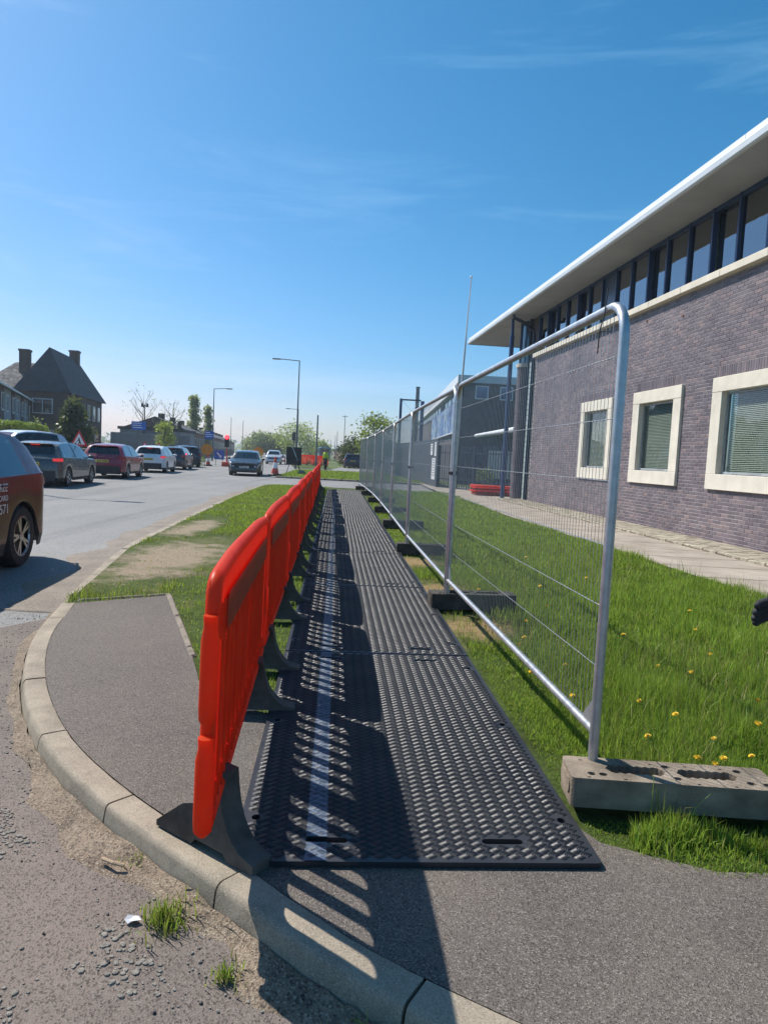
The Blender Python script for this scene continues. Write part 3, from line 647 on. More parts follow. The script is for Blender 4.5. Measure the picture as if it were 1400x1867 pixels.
m_post_red = None
for k in range(7):
    p0, p1 = Vector(FP[k]), Vector(FP[k+1]); d = p1-p0; L_ = d.length-.05; rz = math.atan2(-d.x, d.y)
    z = .135 + (.02 if k else .03)
    e = empty('mesh_fence', (p0.x, p0.y, z-.02), rz, flab[k], 'fence', 'mesh fence panels beside the mats')
    ms_ = fence_meshes(L_)
    link('frame', ms_[0], e); link('bottom_rail', ms_[1], e); tag(link('vertical_wires', ms_[2], e), kind='stuff'); link('horizontal_wires', ms_[3], e); [link('gusset', q_, e) for q_ in ms_[4]]
    cl = MB(); cl.cbox((0, L_+.025, 1.12), (.05, .12, .045), 0, 0, .008); cl.cyl((-.04, L_+.025, 1.12), (.05, L_+.025, 1.12), .009); cl.build('clamp', m_black, e)
blab2 = ['weathered concrete fence block holding the nearest fence post', 'dark fence block under the second post', 'dark fence block under the third post', 'dark fence block under the fourth post', 'dark fence block under the fifth post', 'dark fence block under the sixth post', 'dark fence block under the seventh post', 'dark fence block under the last fence post']
for k, (x, y) in enumerate(FP):
    o = link('fence_block', blk_a if k == 0 else blk_b, None, (x-.135, y-.16 if k == 0 else y-.11, .042 if k == 0 else .012), rad(-2.5) if k == 0 else rad(random.uniform(-6, 8)))
    if k == 0: o.scale = (1.02, .95, .82)
    tag(o, blab2[k], 'fence block', 'blocks under the fence posts')
# cable tie ends hanging on the nearest panel
ct = MB().tube([(.89, 2.96, 2.13), (.885, 2.965, 2.03), (.87, 2.97, 1.95), (.868, 2.972, 1.86)], .003, 5); ct.tube([(.87, 2.97, 1.95), (.905, 2.93, 1.945)], .0025, 5)
tag(ct.build('cable_tie', m_black), 'black cable tie hanging from the top rail of the nearest panel', 'cable tie')

# ================================================================== grass
def blades(name, X, Y, Z, ln, wd, m, label, lean=.5, mi=None):
    n = len(X); th = rng.uniform(0, 6.283, n); le = np.abs(rng.normal(0, lean, n)).clip(0, 1.2); fa = rng.uniform(0, 6.283, n)
    dx, dy = np.cos(th), np.sin(th); wx, wy = np.cos(fa)*wd, np.sin(fa)*wd
    V = np.empty((n, 5, 3))
    h1 = ln*.55; h2 = ln
    V[:, 0] = np.stack([X-wx, Y-wy, Z], 1); V[:, 1] = np.stack([X+wx, Y+wy, Z], 1)
    mxx = X+dx*h1*np.sin(le*.5); myy = Y+dy*h1*np.sin(le*.5); mz = Z+h1*np.cos(le*.5)
    V[:, 2] = np.stack([mxx+wx*.8, myy+wy*.8, mz], 1); V[:, 3] = np.stack([mxx-wx*.8, myy-wy*.8, mz], 1)
    V[:, 4] = np.stack([mxx+dx*(h2-h1)*np.sin(le*1.3), myy+dy*(h2-h1)*np.sin(le*1.3), mz+(h2-h1)*np.cos(le*1.3)], 1)
    me = bpy.data.meshes.new(name); me.vertices.add(n*5); me.vertices.foreach_set('co', V.reshape(-1))
    base = (np.arange(n)*5)[:, None]; loops = np.concatenate([base+np.array([0, 1, 2, 3]), base+np.array([3, 2, 4])], 1).reshape(-1)
    me.loops.add(n*7); me.loops.foreach_set('vertex_index', loops.astype(np.int32))
    me.polygons.add(n*2); ls = (np.arange(n)*7)[:, None]+np.array([0, 4]); me.polygons.foreach_set('loop_start', ls.reshape(-1).astype(np.int32))
    me.materials.append(m[0]); 
    if len(m) > 1:
        me.materials.append(m[1]); q = np.repeat((mi if mi is not None else np.zeros(n)).astype(np.int32), 2); me.polygons.foreach_set('material_index', q)
    me.update(calc_edges=True); me.validate()
    o = bpy.data.objects.new(name, me); C.objects.link(o); return tag(o, label, 'grass', kind='stuff')
def vnoise(X, Y, s, seed=0):
    r = np.random.default_rng(seed); ph = r.uniform(0, 6.28, (6, 2)); k = r.normal(0, 1, (6, 2)); v = 0
    for i in range(6): v = v + np.sin((X*k[i, 0]+Y*k[i, 1])*s+ph[i, 0])
    return v/6
def scatter(n, x0, x1, y0, y1):
    return rng.uniform(x0, x1, n), rng.uniform(y0, y1, n)
def mats_mask(X, Y, pad=.0):
    # true outside the walkway of mats
    s_ = (Y-2.13)/math.cos(hd); xl = -.41 - math.sin(hd)/math.cos(hd)*(Y-2.13)
    return ~((Y > 2.1) & (Y < 27.0) & (X > xl-pad-.02) & (X < xl+MW/math.cos(hd)+pad+.01))
def block_mask(X, Y):
    k = np.ones(len(X), bool)
    for x, y in FP: k &= ~((X > x-.15) & (X < x+.68) & (Y > y-.17) & (Y < y+.10))
    return k
def ell(X, Y, b): return ((X-b[0])/b[2])**2 + ((Y-b[1])/b[3])**2 + .45*vnoise(X, Y, 4, 3)
Xs = []; Ys = []; Ls = []; Ws = []; Ds = []
for (n, y0, y1, x1, ll, ww) in ((120000, 2.1, 4.6, 3.2, (.05, .17), .0022), (100000, 4.6, 9, 4.9, (.05, .16), .0030), (65000, 9, 17, 4.2, (.05, .12), .0048), (36000, 17, 29, 3.2, (.05, .11), .009)):
    X, Y = scatter(n, -.5, x1, y0, y1)
    fx = np.interp(Y, [p[1] for p in FP], [p[0] for p in FP])
    ok = inpoly(X, Y, VERGE) & mats_mask(X, Y) & block_mask(X, Y) & (X > fx-1.2)
    ok &= ~inpoly(X, Y+.03, FOOT)
    cl = .72 + .75*vnoise(X, Y, 4.5, 1) + .45*vnoise(X, Y, 13, 2)
    dist = X-fx
    near = np.clip(.45 + dist*.75, .33, 1.0)          # scalped beside the fence, long further in
    dr = np.minimum.reduce([ell(X, Y, b) for b in DRY]); thin = np.clip(dr-.35, .04, 1)
    edge = (Y < 2.62) & (X < 1.9)
    ok &= rng.random(n) < np.clip(thin*1.2, .12, 1)
    L0 = (ll[0] + (ll[1]-ll[0])*rng.random(n)**1.3)*cl.clip(.28, 1.5)*near
    L0[edge] *= .62
    Xs.append(X[ok]); Ys.append(Y[ok]); Ls.append(L0[ok]); Ws.append(np.full(ok.sum(), ww)*rng.uniform(.6, 1.25, ok.sum())); Ds.append((rng.random(ok.sum()) < np.where(dr[ok] < 1.1, .55, .07)).astype(int))
n = 4200; X = rng.uniform(.98, 2.3, n); Y = 2.53 - np.abs(rng.normal(0, .075, n)) - .03*np.sin(X*9); cl = (.6+.6*vnoise(X, Y, 14, 5)).clip(.15, 1.3); ok = ~inpoly(X, Y+.02, FOOT)
Xs.append(X[ok]); Ys.append(Y[ok]); Ls.append(rng.uniform(.04, .13, ok.sum())*cl[ok]); Ws.append(rng.uniform(.0014, .0026, ok.sum())); Ds.append((rng.random(ok.sum()) < .12).astype(int))
for n, y0, y1, x1, ww in ((5200, 2.3, 5.2, 3.0, .0016), (5200, 5.2, 11, 4.4, .0024)):      # long straggling stems over the turf
    X, Y = scatter(n, .8, x1, y0, y1); fx = np.interp(Y, [p[1] for p in FP], [p[0] for p in FP]); ok = inpoly(X, Y, VERGE) & block_mask(X, Y) & (X > fx+.15) & ~inpoly(X, Y+.05, FOOT) & (vnoise(X, Y, 3.1, 11) > -.15)
    Xs.append(X[ok]); Ys.append(Y[ok]); Ls.append(rng.uniform(.12, .27, ok.sum())); Ws.append(np.full(ok.sum(), ww)); Ds.append((rng.random(ok.sum()) < .45).astype(int))
X, Y, L_, W_, D_ = map(np.concatenate, (Xs, Ys, Ls, Ws, Ds))
blades('grass', X, Y, np.full(len(X), -.012), L_, W_, (m_grass, m_dry), 'lush green grass of the verge right of the mats and along the fence', .55, D_)
Xs = []; Ys = []; Ls = []; Ws = []; Ds = []
for (n, y0, y1, ww) in ((30000, 3.3, 6.6, .0024), (60000, 6, 12, .0034), (45000, 12, 20, .006), (26000, 20, 29.2, .010)):
    X, Y = scatter(n, -5.2, -.3, y0, y1)
    bxl = -.41 - math.tan(hd)*(Y-2.13)
    ok = inpoly(X, Y, VERGE) & mats_mask(X, Y) & (X < bxl) & ~inpoly(X, Y, FOOT)
    br = np.minimum.reduce([ell(X, Y, b) for b in BARE]); ok &= rng.random(n) < np.clip((br-.45)*1.2, .10, 1)*np.where(br < 1.0, np.clip(.5+1.6*vnoise(X, Y, 6, 21), .05, 1), 1)
    patch = vnoise(X, Y, 2.3, 9)
    ok &= rng.random(n) < np.clip(.75+patch*1.2, .25, 1)
    L0 = rng.uniform(.025, .075, n)*np.clip(.85+.5*patch, .4, 1.4)*(1+.9*((X < -2.0) & (Y < 7.2)))*np.where(br < 1.0, .55, 1)
    Xs.append(X[ok]); Ys.append(Y[ok]); Ls.append(L0[ok]); Ws.append(np.full(ok.sum(), ww)*rng.uniform(.6, 1.25, ok.sum())); Ds.append((rng.random(ok.sum()) < np.where(br[ok] < 1.2, .6, .14)).astype(int))
X, Y, L_, W_, D_ = map(np.concatenate, (Xs, Ys, Ls, Ws, Ds))
blades('grass', X, Y, np.full(len(X), -.012), L_, W_, (m_grass, m_dry), 'patchy short grass of the verge between the road and the orange barriers', .7, D_)
X, Y = scatter(26000, -8, 3.4, 38.5, 58); ok = inpoly(X, Y, VERGE2); X = X[ok]; Y = Y[ok]
blades('grass', X, Y, np.zeros(len(X)), rng.uniform(.05, .13, len(X)), np.full(len(X), .016), (m_grass, m_dry), 'green verge beyond the side road', .6, (rng.random(len(X)) < .15).astype(int))
# weed tufts at the kerb
for i, (x, y, n, r, h, lab) in enumerate(((-.61, 2.02, 300, .045, .075, 'green grass tuft growing against the kerb left of the nearest barrier foot'), (-.37, 1.80, 120, .026, .05, 'small grass tuft at the kerb just outside the barrier shadow'), (-.03, 1.56, 260, .05, .08, 'yellowing grass tuft in the gutter inside the barrier shadow'), (.17, 1.46, 90, .04, .08, 'thin grass tuft at the kerb in the shadow near the bottom edge'), (-.80, 2.32, 60, .03, .04, 'tiny weed sprouting from the gutter beside a kerb joint'))):
    a = rng.uniform(0, 6.283, n); q = np.abs(rng.normal(0, r, n)); X = x+np.cos(a)*q; Y = y+np.sin(a)*q
    o = blades('grass_tuft', X, Y, np.full(n, ZR+.01), rng.uniform(.4, 1, n)*h, np.full(n, .0022), (m_grass, m_dry), lab, .7, (rng.random(n) < (.65 if i == 2 else .4)).astype(int)); del o['kind']; o['category'] = 'grass tuft'; o['group'] = 'weed tufts at the kerb'
li = MB(); li.add([(.0, 0, .004), (.05, .012, .02), (.075, -.01, .012), (.03, -.03, .018), (.0, -.035, .003), (-.03, -.012, .012), (-.02, .02, .02), (.02, .035, .006)], [(0, 1, 7), (0, 7, 6), (0, 6, 5), (0, 5, 4), (0, 4, 3), (0, 3, 2), (0, 2, 1), (1, 2, 7), (3, 4, 5)])
lo = tag(li.build('litter', m_signw, loc=(-.72, 2.02, ZR+.010)), 'crumpled white scrap of paper beside the kerb tuft', 'litter'); lo.scale = (.5, .5, .6)
tag(MB().tube([(-.92, 2.30, ZR+.03), (-.87, 2.27, ZR+.035), (-.83, 2.265, ZR+.03)], .006, 6).build('twig', m_wood), 'short pale stick lying in the gutter', 'stick')
tag(MB().tube([(-.26, 1.50, ZR+.02), (-.18, 1.44, ZR+.022), (-.05, 1.40, ZR+.02)], .008, 6).build('twig', m_wood), 'brown stick lying at the edge of the barrier shadow', 'stick')
# dandelions
dh = MB(); dh.cyl((0, 0, 0), (.006, .004, .105), .0022, .0018, 5)
st_me = dh.mesh('stem', m_grass)
fl = MB()
for r_, z, n in ((.021, .0, 12), (.016, .006, 10), (.009, .010, 7)):
    for i in range(n):
        a = 6.283*i/n+z*50; ca, sa = math.cos(a), math.sin(a); fl.add([(.002*ca-.003*sa, .002*sa+.003*ca, z), (r_*ca-.004*sa, r_*sa+.004*ca, z+.005), (r_*ca+.004*sa, r_*sa-.004*ca, z+.005), (.002*ca+.003*sa, .002*sa-.003*ca, z)], [(0, 1, 2, 3)])
fl.lathe([(.003, -.008), (.007, -.003), (.004, .004)], 8); fl_me = fl.mesh('flower_head', m_yellow)
dpos = [(1.47, 3.05), (1.55, 3.02), (1.60, 3.06), (1.64, 3.0), (1.78, 3.15), (1.90, 3.10), (1.28, 2.95), (1.42, 2.82), (1.62, 3.62), (2.05, 4.4), (1.72, 4.3), (1.9, 4.6), (1.12, 3.85), (1.02, 4.9), (1.2, 5.6), (1.55, 6.3), (1.0, 6.9), (1.7, 7.3), (2.1, 6.6), (1.3, 8.3), (2.4, 8.0), (2.0, 9.5), (1.2, 10.5), (1.35, 3.3), (2.0, 3.5), (1.08, 2.95), (1.85, 2.95), (2.05, 3.3), (1.7, 3.35), (1.5, 3.85), (2.2, 3.9), (1.35, 4.1), (2.4, 4.9), (2.6, 5.6), (1.9, 5.3), (2.9, 6.4), (1.62, 2.78), (1.95, 2.85), (.95, 4.2), (1.3, 4.45), (1.25, 4.5), (1.1, 5.1)]
lpos = [(-2.9, 14), (-3.2, 15.5), (-2.4, 12.8), (-3.6, 17), (-1.35, 5.6), (-2.7, 18)]
for k, (x, y) in enumerate(dpos + lpos):
    e = empty('dandelion', (x, y, -.01 if k < len(dpos) else -.05), random.random()*6, 'small yellow dandelion flower standing in the fence-side grass' if k < len(dpos) else 'small yellow dandelion flower on the roadside verge left of the barriers', 'flower', 'dandelions in the fence-side grass' if k < len(dpos) else 'dandelions on the roadside verge')
    e.scale = (random.uniform(.6, 1.0),)*3; link('stem', st_me, e); link('flower_head', fl_me, e, (.006, .004, .106)).rotation_euler = (random.uniform(-.4, .4), random.uniform(-.4, .4), 0)
# ================================================================== purple brick building on the right
BR = math.atan2(-.9945, .1047)
bld = empty('brick_building', (5.40, 25.2, 0), BR, 'long purple brick building with pale stone window surrounds and white overhanging eave', 'building')
BP = Vector((5.40, 25.2, 0)); BD = Vector((.1047, -.9945, 0)); BN = Vector((.9945, .1047, 0))
WIN = [(4.12, 6.38), (7.60, 9.91), (11.10, 13.40), (14.6, 16.9)]; WZ0, WZ1 = 1.05, 3.285
A0, A1 = -.70, 17.6; ZS = 5.28
# mortar backing with true openings
mw = MB(); edges_ = [A0] + [e for w_ in WIN for e in w_] + [A1]
mw.box(A0, A1, .005, .30, -.3, WZ0); mw.box(A0, A1, .005, .30, WZ1, ZS)
for i in range(0, len(edges_), 2): mw.box(edges_[i], edges_[i+1], .005, .30, WZ0, WZ1)
mw.build('wall', m_mortar, bld)
MB().box(A0+.02, A0+.3, .3, 6, -.3, 6.85).build('end_wall', m_dbrick, bld)
# bricks
bk = MB().cbox((0, 0, 0), (.2145, .05, .0645), 0, 0, .0035).mesh('brick', m_brick)
bks = MB().cbox((0, 0, 0), (.0645, .05, .2145), 0, 0, .0035).mesh('soldier_brick', m_brick)
cells = []; parts_ = []; zc = -.19; r_ = 0
while zc < ZS-.03:
    a = A0+.11 + (.1125 if r_ % 2 else 0)
    while a < A1-.1:
        ins = any(w0-.115 < a < w1+.115 and WZ0-.035 < zc < WZ1+.035 for w0, w1 in WIN)
        sold = any(w0-.02 < a < w1+.02 and WZ1 < zc < WZ1+.26 for w0, w1 in WIN)
        if not ins and not sold: cells.append((a, zc, 0))
        else:
            for w0, w1 in WIN:
                if WZ0-.035 < zc < WZ1+.26:
                    if a-.107 < w0-.03 < a+.107: parts_.append((a-.107, w0-.004, zc))
                    if a-.107 < w1+.03 < a+.107: parts_.append((w1+.004, a+.107, zc))
        a += .225
    zc += .075; r_ += 1
for w0, w1 in WIN:
    k = w0+.04
    while k < w1: cells.append((k, WZ1+.125, 1)); k += .075
    # closers beside the stone surround
    for rr in range(int((WZ1-WZ0)/.075)):
        pass
def wpos(a, z): return BP + BD*a + Vector((0, 0, z))
def vis(a, z): p = wpos(a, z); return a < 13.3 and z < 5.2 and z > -.05
order = sorted([c for c in cells if vis(c[0], c[1])], key=lambda c: (wpos(c[0], c[1])-EYE).length); single = set(order[:300])
rest = MB(); vb = [tuple(v.co) for v in bk.vertices]; fb = [tuple(p.vertices) for p in bk.polygons]; vb2 = [tuple(v.co) for v in bks.vertices]
for c in cells:
    a, z, s_ = c; dy = random.uniform(-.0015, .0015)+.0245
    if c in single: link('brick', bks if s_ else bk, bld, (a, dy, z))
    else: rest.add([(x+a, y_+dy, zz+z) for x, y_, zz in (vb2 if s_ else vb)], fb)
for a0_, a1_, z in parts_: rest.cbox(((a0_+a1_)/2, .0245, z), (a1_-a0_, .05, .0645), 0, 0, .0035)
tag(rest.build('brickwork', m_brick, bld, fix=False), kind='stuff')
# windows with stone surrounds and blinds
blm = MB()
for k in range(42): 
    z = 1.40+k*.0385; blm.box(.34, 1.93, .115, .135, z, z+.003, 0, Matrix.Translation((0, 0, 0))); 
bl = MB()
for k in range(46):
    z = 1.385+k*.035; M_ = Matrix.Translation((1.13, .14, z)) @ Matrix.Rotation(rad(52), 4, 'X'); bl.box(-.79, .79, -.018, .018, -.0006, .0006, 0, M_)
bl.cyl((.75, .14, 1.38), (.75, .14, 2.98), .002); bl.cyl((1.5, .14, 1.38), (1.5, .14, 2.98), .002)
bl_me = bl.mesh('blind', m_blind)
for w0, w1 in WIN:
    W_ = w1-w0; we = empty('window', (w0, 0, 0)); we.parent = bld
    for nm, b in (('lintel', (0, W_, WZ1-.29, WZ1)), ('sill', (0, W_, WZ0, WZ0+.31))):
        MB().cbox(((b[0]+b[1])/2, .02, (b[2]+b[3])/2), (b[1]-b[0], .16, b[3]-b[2]), 0, 0, .006).build(nm, m_stone, we)
    for x0 in (0, W_-.34): MB().cbox((x0+.17, .022, (WZ0+.31+WZ1-.29)/2), (.34, .155, WZ1-.29-WZ0-.31-.004), 0, 0, .006).build('jamb', m_stone, we)
    fr = MB(); x0, x1, z0, z1 = .35, W_-.35, WZ0+.32, WZ1-.30
    fr.box(x0, x0+.045, .06, .12, z0, z1); fr.box(x1-.045, x1, .06, .12, z0, z1); fr.box(x0+.045, x1-.045, .06, .12, z0, z0+.045); fr.box(x0+.045, x1-.045, .06, .12, z1-.045, z1)
    fr.build('frame', mat('grey_frame', (.30, .33, .35), .45), we)
    MB().box(x0+.045, x1-.045, .082, .088, z0+.045, z1-.045).build('pane', m_glassb, we)
    o = tag(link('blind', bl_me, we, (0, 0, 0)), kind='stuff'); o.scale = ((x1-x0-.1)/1.58, 1, 1); o.location = ((x0+x1)/2-1.13*(x1-x0-.1)/1.58, 0, 0)
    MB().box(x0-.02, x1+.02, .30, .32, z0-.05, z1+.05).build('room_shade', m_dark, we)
# stone string course, clerestory strip
sc_ = MB()
k = A0
while k < A1: MB().cbox((k+.74, .03, ZS+.075), (1.475, .34, .15), 0, 0, .008).build('string_course', m_stone, bld); k += 1.48
ZC0, ZC1 = ZS+.15, 6.85
k = A0; i = 0; steps = [.95, .92, .92, .94, .9]; gl_t = [0, 1, 0, 0, 1, 0, 2, 0, 0, 1, 0, 0, 1, 0, 2, 0, 0, 1, 2, 0]
fr = MB(); fr.box(A0, A1, .05, .15, ZC0, ZC0+.06); fr.box(A0, A1, .05, .15, ZC1-.09, ZC1-.001); fr.build('clerestory_rail', m_blue, bld)
m_panel = mat('blue_panel', (.05, .075, .13), .25, 0, .08, 2, 0, 20, .6)
while k < A1:
    MB().box(k-.032, k+.032, .035, .16, ZC0+.001, ZC1-.001).build('mullion', m_blue, bld)
    ty = gl_t[i % len(gl_t)]; st_ = steps[i % 5]
    if ty != 1 or True:
        MB().box(k+.034, min(A1, k+st_)-.034, .10 if ty != 1 else .17, .106 if ty != 1 else .176, ZC0+.06, ZC1-.09).build('pane', m_panel if ty == 2 else m_glass, bld)
    k += st_; i += 1
MB().box(A0+.3, A1, 3.2, 3.3, ZS-1, 6.84).build('room_wall', mat('dim_plaster', (.12, .11, .10), .9), bld)
MB().box(A0+.3, A1, .3, 3.3, 5.0, 5.05).build('room_floor', m_dark, bld)
lt = MB()
for q in range(6): lt.box(1+q*2.8, 2.5+q*2.8, 1.4, 1.6, 6.55, 6.62)
lt.build('ceiling_light', m_white, bld)
# roof: sloping deck, white fascia, gutter lip, grey soffit
RA0, RA1 = -8.0, 18.2; RY = -.95
MB().add([(RA0, RY+.01, 7.10), (RA1, RY+.01, 7.10), (RA1, 9, 8.0), (RA0, 9, 8.0), (RA0, RY+.01, 6.9), (RA1, RY+.01, 6.9), (RA1, 9, 6.95), (RA0, 9, 6.95)], [(0, 1, 2, 3), (0, 4, 5, 1), (1, 5, 6, 2), (2, 6, 7, 3), (3, 7, 4, 0)]).build('roof_deck', m_fascia, bld)
k = RA0
while k < RA1-.1:
    MB().cbox((k+1.5, RY-.012, 7.055), (2.994, .04, .125), 0, 0, .006).build('fascia', m_white, bld); k += 3.0
gu = MB(); gu.prism([(RY+.004, 6.842), (RY-.006, 6.99), (RY-.07, 6.99), (RY-.085, 6.97), (RY-.075, 6.87), (RY-.05, 6.842)], RA0-.02, RA1, lambda a, b, t_: (t_, a, b)); gu.build('gutter', m_fascia, bld)
MB().box(RA0-.03, RA0+.02, RY, 6.5, 6.842, 7.11).build('end_fascia', m_navy, bld)
k = RA0+.03
while k < RA1:
    MB().box(k, min(k+2.39, RA1), RY+.012, 6.5 if k < A0-.5 else .05, 6.852, 6.868).build('soffit_board', m_soffit, bld); k += 2.4
# far end: column, downpipes, glass-block strip, rounded pier
def at_l(nm, mb, m, sm=None): return mb.build(nm, m, bld, smooth=sm)
at_l('column', MB().cyl((-1.62, -.70, -.1), (-1.62, -.70, 6.2), .085, .085, 16).cyl((-1.62, -.70, 6.2), (-1.62, -.70, 6.86), .06, .05, 12), m_blue, 40)
at_l('downpipe', MB().tube([(-.84, -.07, -.1), (-.84, -.07, 5.9), (-.86, -.09, 6.3), (-.95, -.55, 6.62), (-.97, -.86, 6.74), (-.97, -.86, 6.86)], .058, 10), m_navy, 40)
at_l('downpipe', MB().tube([(-1.5, -.02, -.1), (-1.5, -.02, 6.85)], .05, 10), m_navy, 40)
gb = MB()
for q in range(26): gb.cbox((-1.19, .03, .12+q*.2), (.38, .09, .188), 0, 0, .012)
at_l('glass_blocks', gb, mat('glass_block', (.42, .5, .48), .15, 0, .2, 5, 0, 60, .8))
at_l('reveal', MB().box(-2.0, -1.40, .06, .35, -.1, 6.85).box(-1.40, A0, .085, .3, -.1, 6.85), m_dbrick)
pr = MB()
for q in range(70):
    z = -.10+q*.075
    for j in range(11):
        if z < 5.1: pr.cbox((-2.15+.33*math.cos(rad(150+j*20)), .10+.33*math.sin(rad(150+j*20)), z+.03), (.03, .108, .066), 0, rad(150+j*20))
at_l('rounded_pier', pr, m_brick); at_l('pier_core', MB().cyl((-2.15, .10, -.1), (-2.15, .10, 5.1), .325, None, 24), m_mortar, 40)
at_l('pier_cap', MB().cyl((-2.15, .10, 5.1), (-2.15, .10, 5.24), .40, None, 24), m_stone, 40)
at_l('pier_window', MB().cyl((-2.15, .10, 5.24), (-2.15, .10, 6.85), .28, None, 20), m_glass, 40)
for j in range(5): at_l('mullion', MB().cyl((-2.15+.30*math.cos(rad(150+j*45)), .10+.30*math.sin(rad(150+j*45)), 5.24), (-2.15+.30*math.cos(rad(150+j*45)), .10+.30*math.sin(rad(150+j*45)), 6.85), .025, None, 6), m_blue)
# rust marks left by old fixings are real bolts
for a, z in ((7.9, 5.02), (9.6, 4.82)): MB().cyl((a, -.012, z), (a, .01, z), .03, .03, 8).build('bolt', mat('rust', (.16, .07, .035), .9), bld)

# ================================================================== building behind with painted banner
b2 = empty('school_block', (4.45, 45, 0), rad(.6), 'dark brick two-storey block with pale roof band and banner behind the palisade', 'building')
MB().box(0, 12, 0, 50, -.2, 6.4).build('wall', m_dbrick, b2)
MB().box(-.12, 12.1, -.12, 50.1, 6.4, 6.87).build('roof_band', m_fascia, b2)
MB().box(-.35, .1, .3, 50, 5.85, 5.98).build('ledge', m_white, b2); MB().box(-.20, -.001, 1.0, 50, 6.02, 6.30).build('ledge_fascia', m_white, b2)
for q in range(17): 
    wn = MB().box(-.06, -.005, 1.2+q*2.8, 3.5+q*2.8, 5.18, 5.82).build('window', m_blue, b2); MB().box(-.075, -.062, 1.35+q*2.8, 3.35+q*2.8, 5.24, 5.78).build('pane', m_glass, wn)
for x0, x1 in ((1.05, 1.88), (2.62, 3.45), (4.6, 5.4)):
    wn = MB().box(x0, x1, -.06, -.003, 5.38, 6.24).build('window', m_upvc, b2); MB().box(x0+.07, x1-.07, -.075, -.062, 5.45, 6.17).build('pane', mat('sky_glass', (.08, .17, .30), .12, .3), wn)
t = NT('banner_print'); co = t.coord('obj'); f = t.noise(co, .9, 3, .5, 1.4)
bc = t.ramp(f, [(.30, (.02, .025, .06)), (.40, (.08, .16, .38)), (.50, (.16, .30, .55)), (.58, (.45, .5, .5)), (.63, (.20, .35, .6)), (.72, (.45, .36, .05))]); m_banner = t.done(t.bsdf(bc, .6))
MB().box(-.22, -.17, -.6, 19.5, 3.2, 5.1).build('banner', m_banner, b2); MB().box(-.25, -.16, -.7, 19.6, 3.12, 3.2).build('banner_rail', m_white, b2)
tag(MB().tube([(3.36, 33.5, 0), (3.42, 33.5, 5), (3.58, 33.5, 10.0)], [.06, .05, .03], 10).lathe([(.01, 10.0), (.06, 10.03), (.06, 10.09), (.01, 10.13)], 10, 0, 'z', (3.58, 33.5, 0)).build('flag_pole', m_fascia, smooth=50), 'tall bare white flagpole beside the eave of the brick building', 'flagpole')
tag(MB().box(2.62, 2.98, 70, 70.4, 0, 8.55).box(2.58, 3.02, 69.96, 70.44, 8.45, 8.5).build('chimney_stack', m_pole), 'square grey steel chimney stack behind the fence', 'chimney')
pf = empty('portal_frame', (1.0, 60, 0), 0, 'blue steel portal frame with wire bracing beside the chimney stack', 'steel frame')
MB().cbox((0, 0, 3.2), (.22, .22, 6.5), 0, 0, .01).build('post', m_blue, pf); MB().cbox((1.85, 0, 3.2), (.3, .3, 6.2), 0, 0, .01).build('post', m_blue, pf); MB().box(.12, 1.7, -.06, .06, 6.3, 6.42).build('beam', m_navy, pf)
MB().cyl((.1, 0, 6.3), (1.7, 0, 4.6), .012).cyl((.1, 0, 4.6), (1.7, 0, 6.3), .012).cyl((.1, 0, 4.6), (1.7, 0, 4.6), .02).build('bracing', m_galv, pf)
# slate-coloured hoarding with notices
HP = [(2.56, 34.8), (1.39, 47.3), (-.16, 58.5)]
ho = empty('site_hoarding', (HP[0][0], HP[0][1], 0), 0, 'slate coloured solid hoarding beside the path behind the mesh fence', 'hoarding')
for (x0, y0), (x1, y1) in zip(HP, HP[1:]):
    d = Vector((x1-x0, y1-y0, 0)); n = int(d.length/1.25); rz = math.atan2(d.y, d.x)
    for k in range(n):
        c = Vector((x0, y0, 0)) + d*((k+.5)/n) - Vector((HP[0][0], HP[0][1], 0))
        MB().cbox((c.x, c.y, 1.20), (d.length/n-.008, .05, 2.46), 0, rz, .004).build('panel', m_slate, ho)
d = Vector((HP[1][0]-HP[0][0], HP[1][1]-HP[0][1], 0)).normalized(); nrm = Vector((d.y, -d.x, 0)); rz = math.atan2(d.y, d.x)
if nrm.x > 0: nrm = -nrm
for s_, z0, z1, wd, lab in ((.55, 1.55, 2.25, .55, 'small white notice high on the near end of the hoarding'), (.95, .35, 1.45, 1.1, 'large white notice with lines of print low on the hoarding'), (1.75, 1.60, 2.2, .7, 'white notice beside the small one on the hoarding'), (10.5, .75, 2.1, 1.4, 'tall white notice on the middle of the hoarding'), (15, 1.4, 2.0, .8, 'small pale notice toward the far end of the hoarding')):
    c = Vector((HP[0][0], HP[0][1], 0)) + d*s_ + nrm*.045
    e = empty('notice_board', c, rz, lab, 'notice', 'notices on the hoarding'); MB().box(-wd/2, wd/2, -.008, .008, z0, z1).build('board', m_signw, e)
    pr = MB(); zz = z1-.12
    while zz > z0+.1: pr.box(-wd/2+.08, wd/2-.08-random.uniform(0, .15)*wd, -.011, .011, zz, zz+.035); zz -= .13
    tag(pr.build('print_lines', m_hoard, e), kind='stuff')
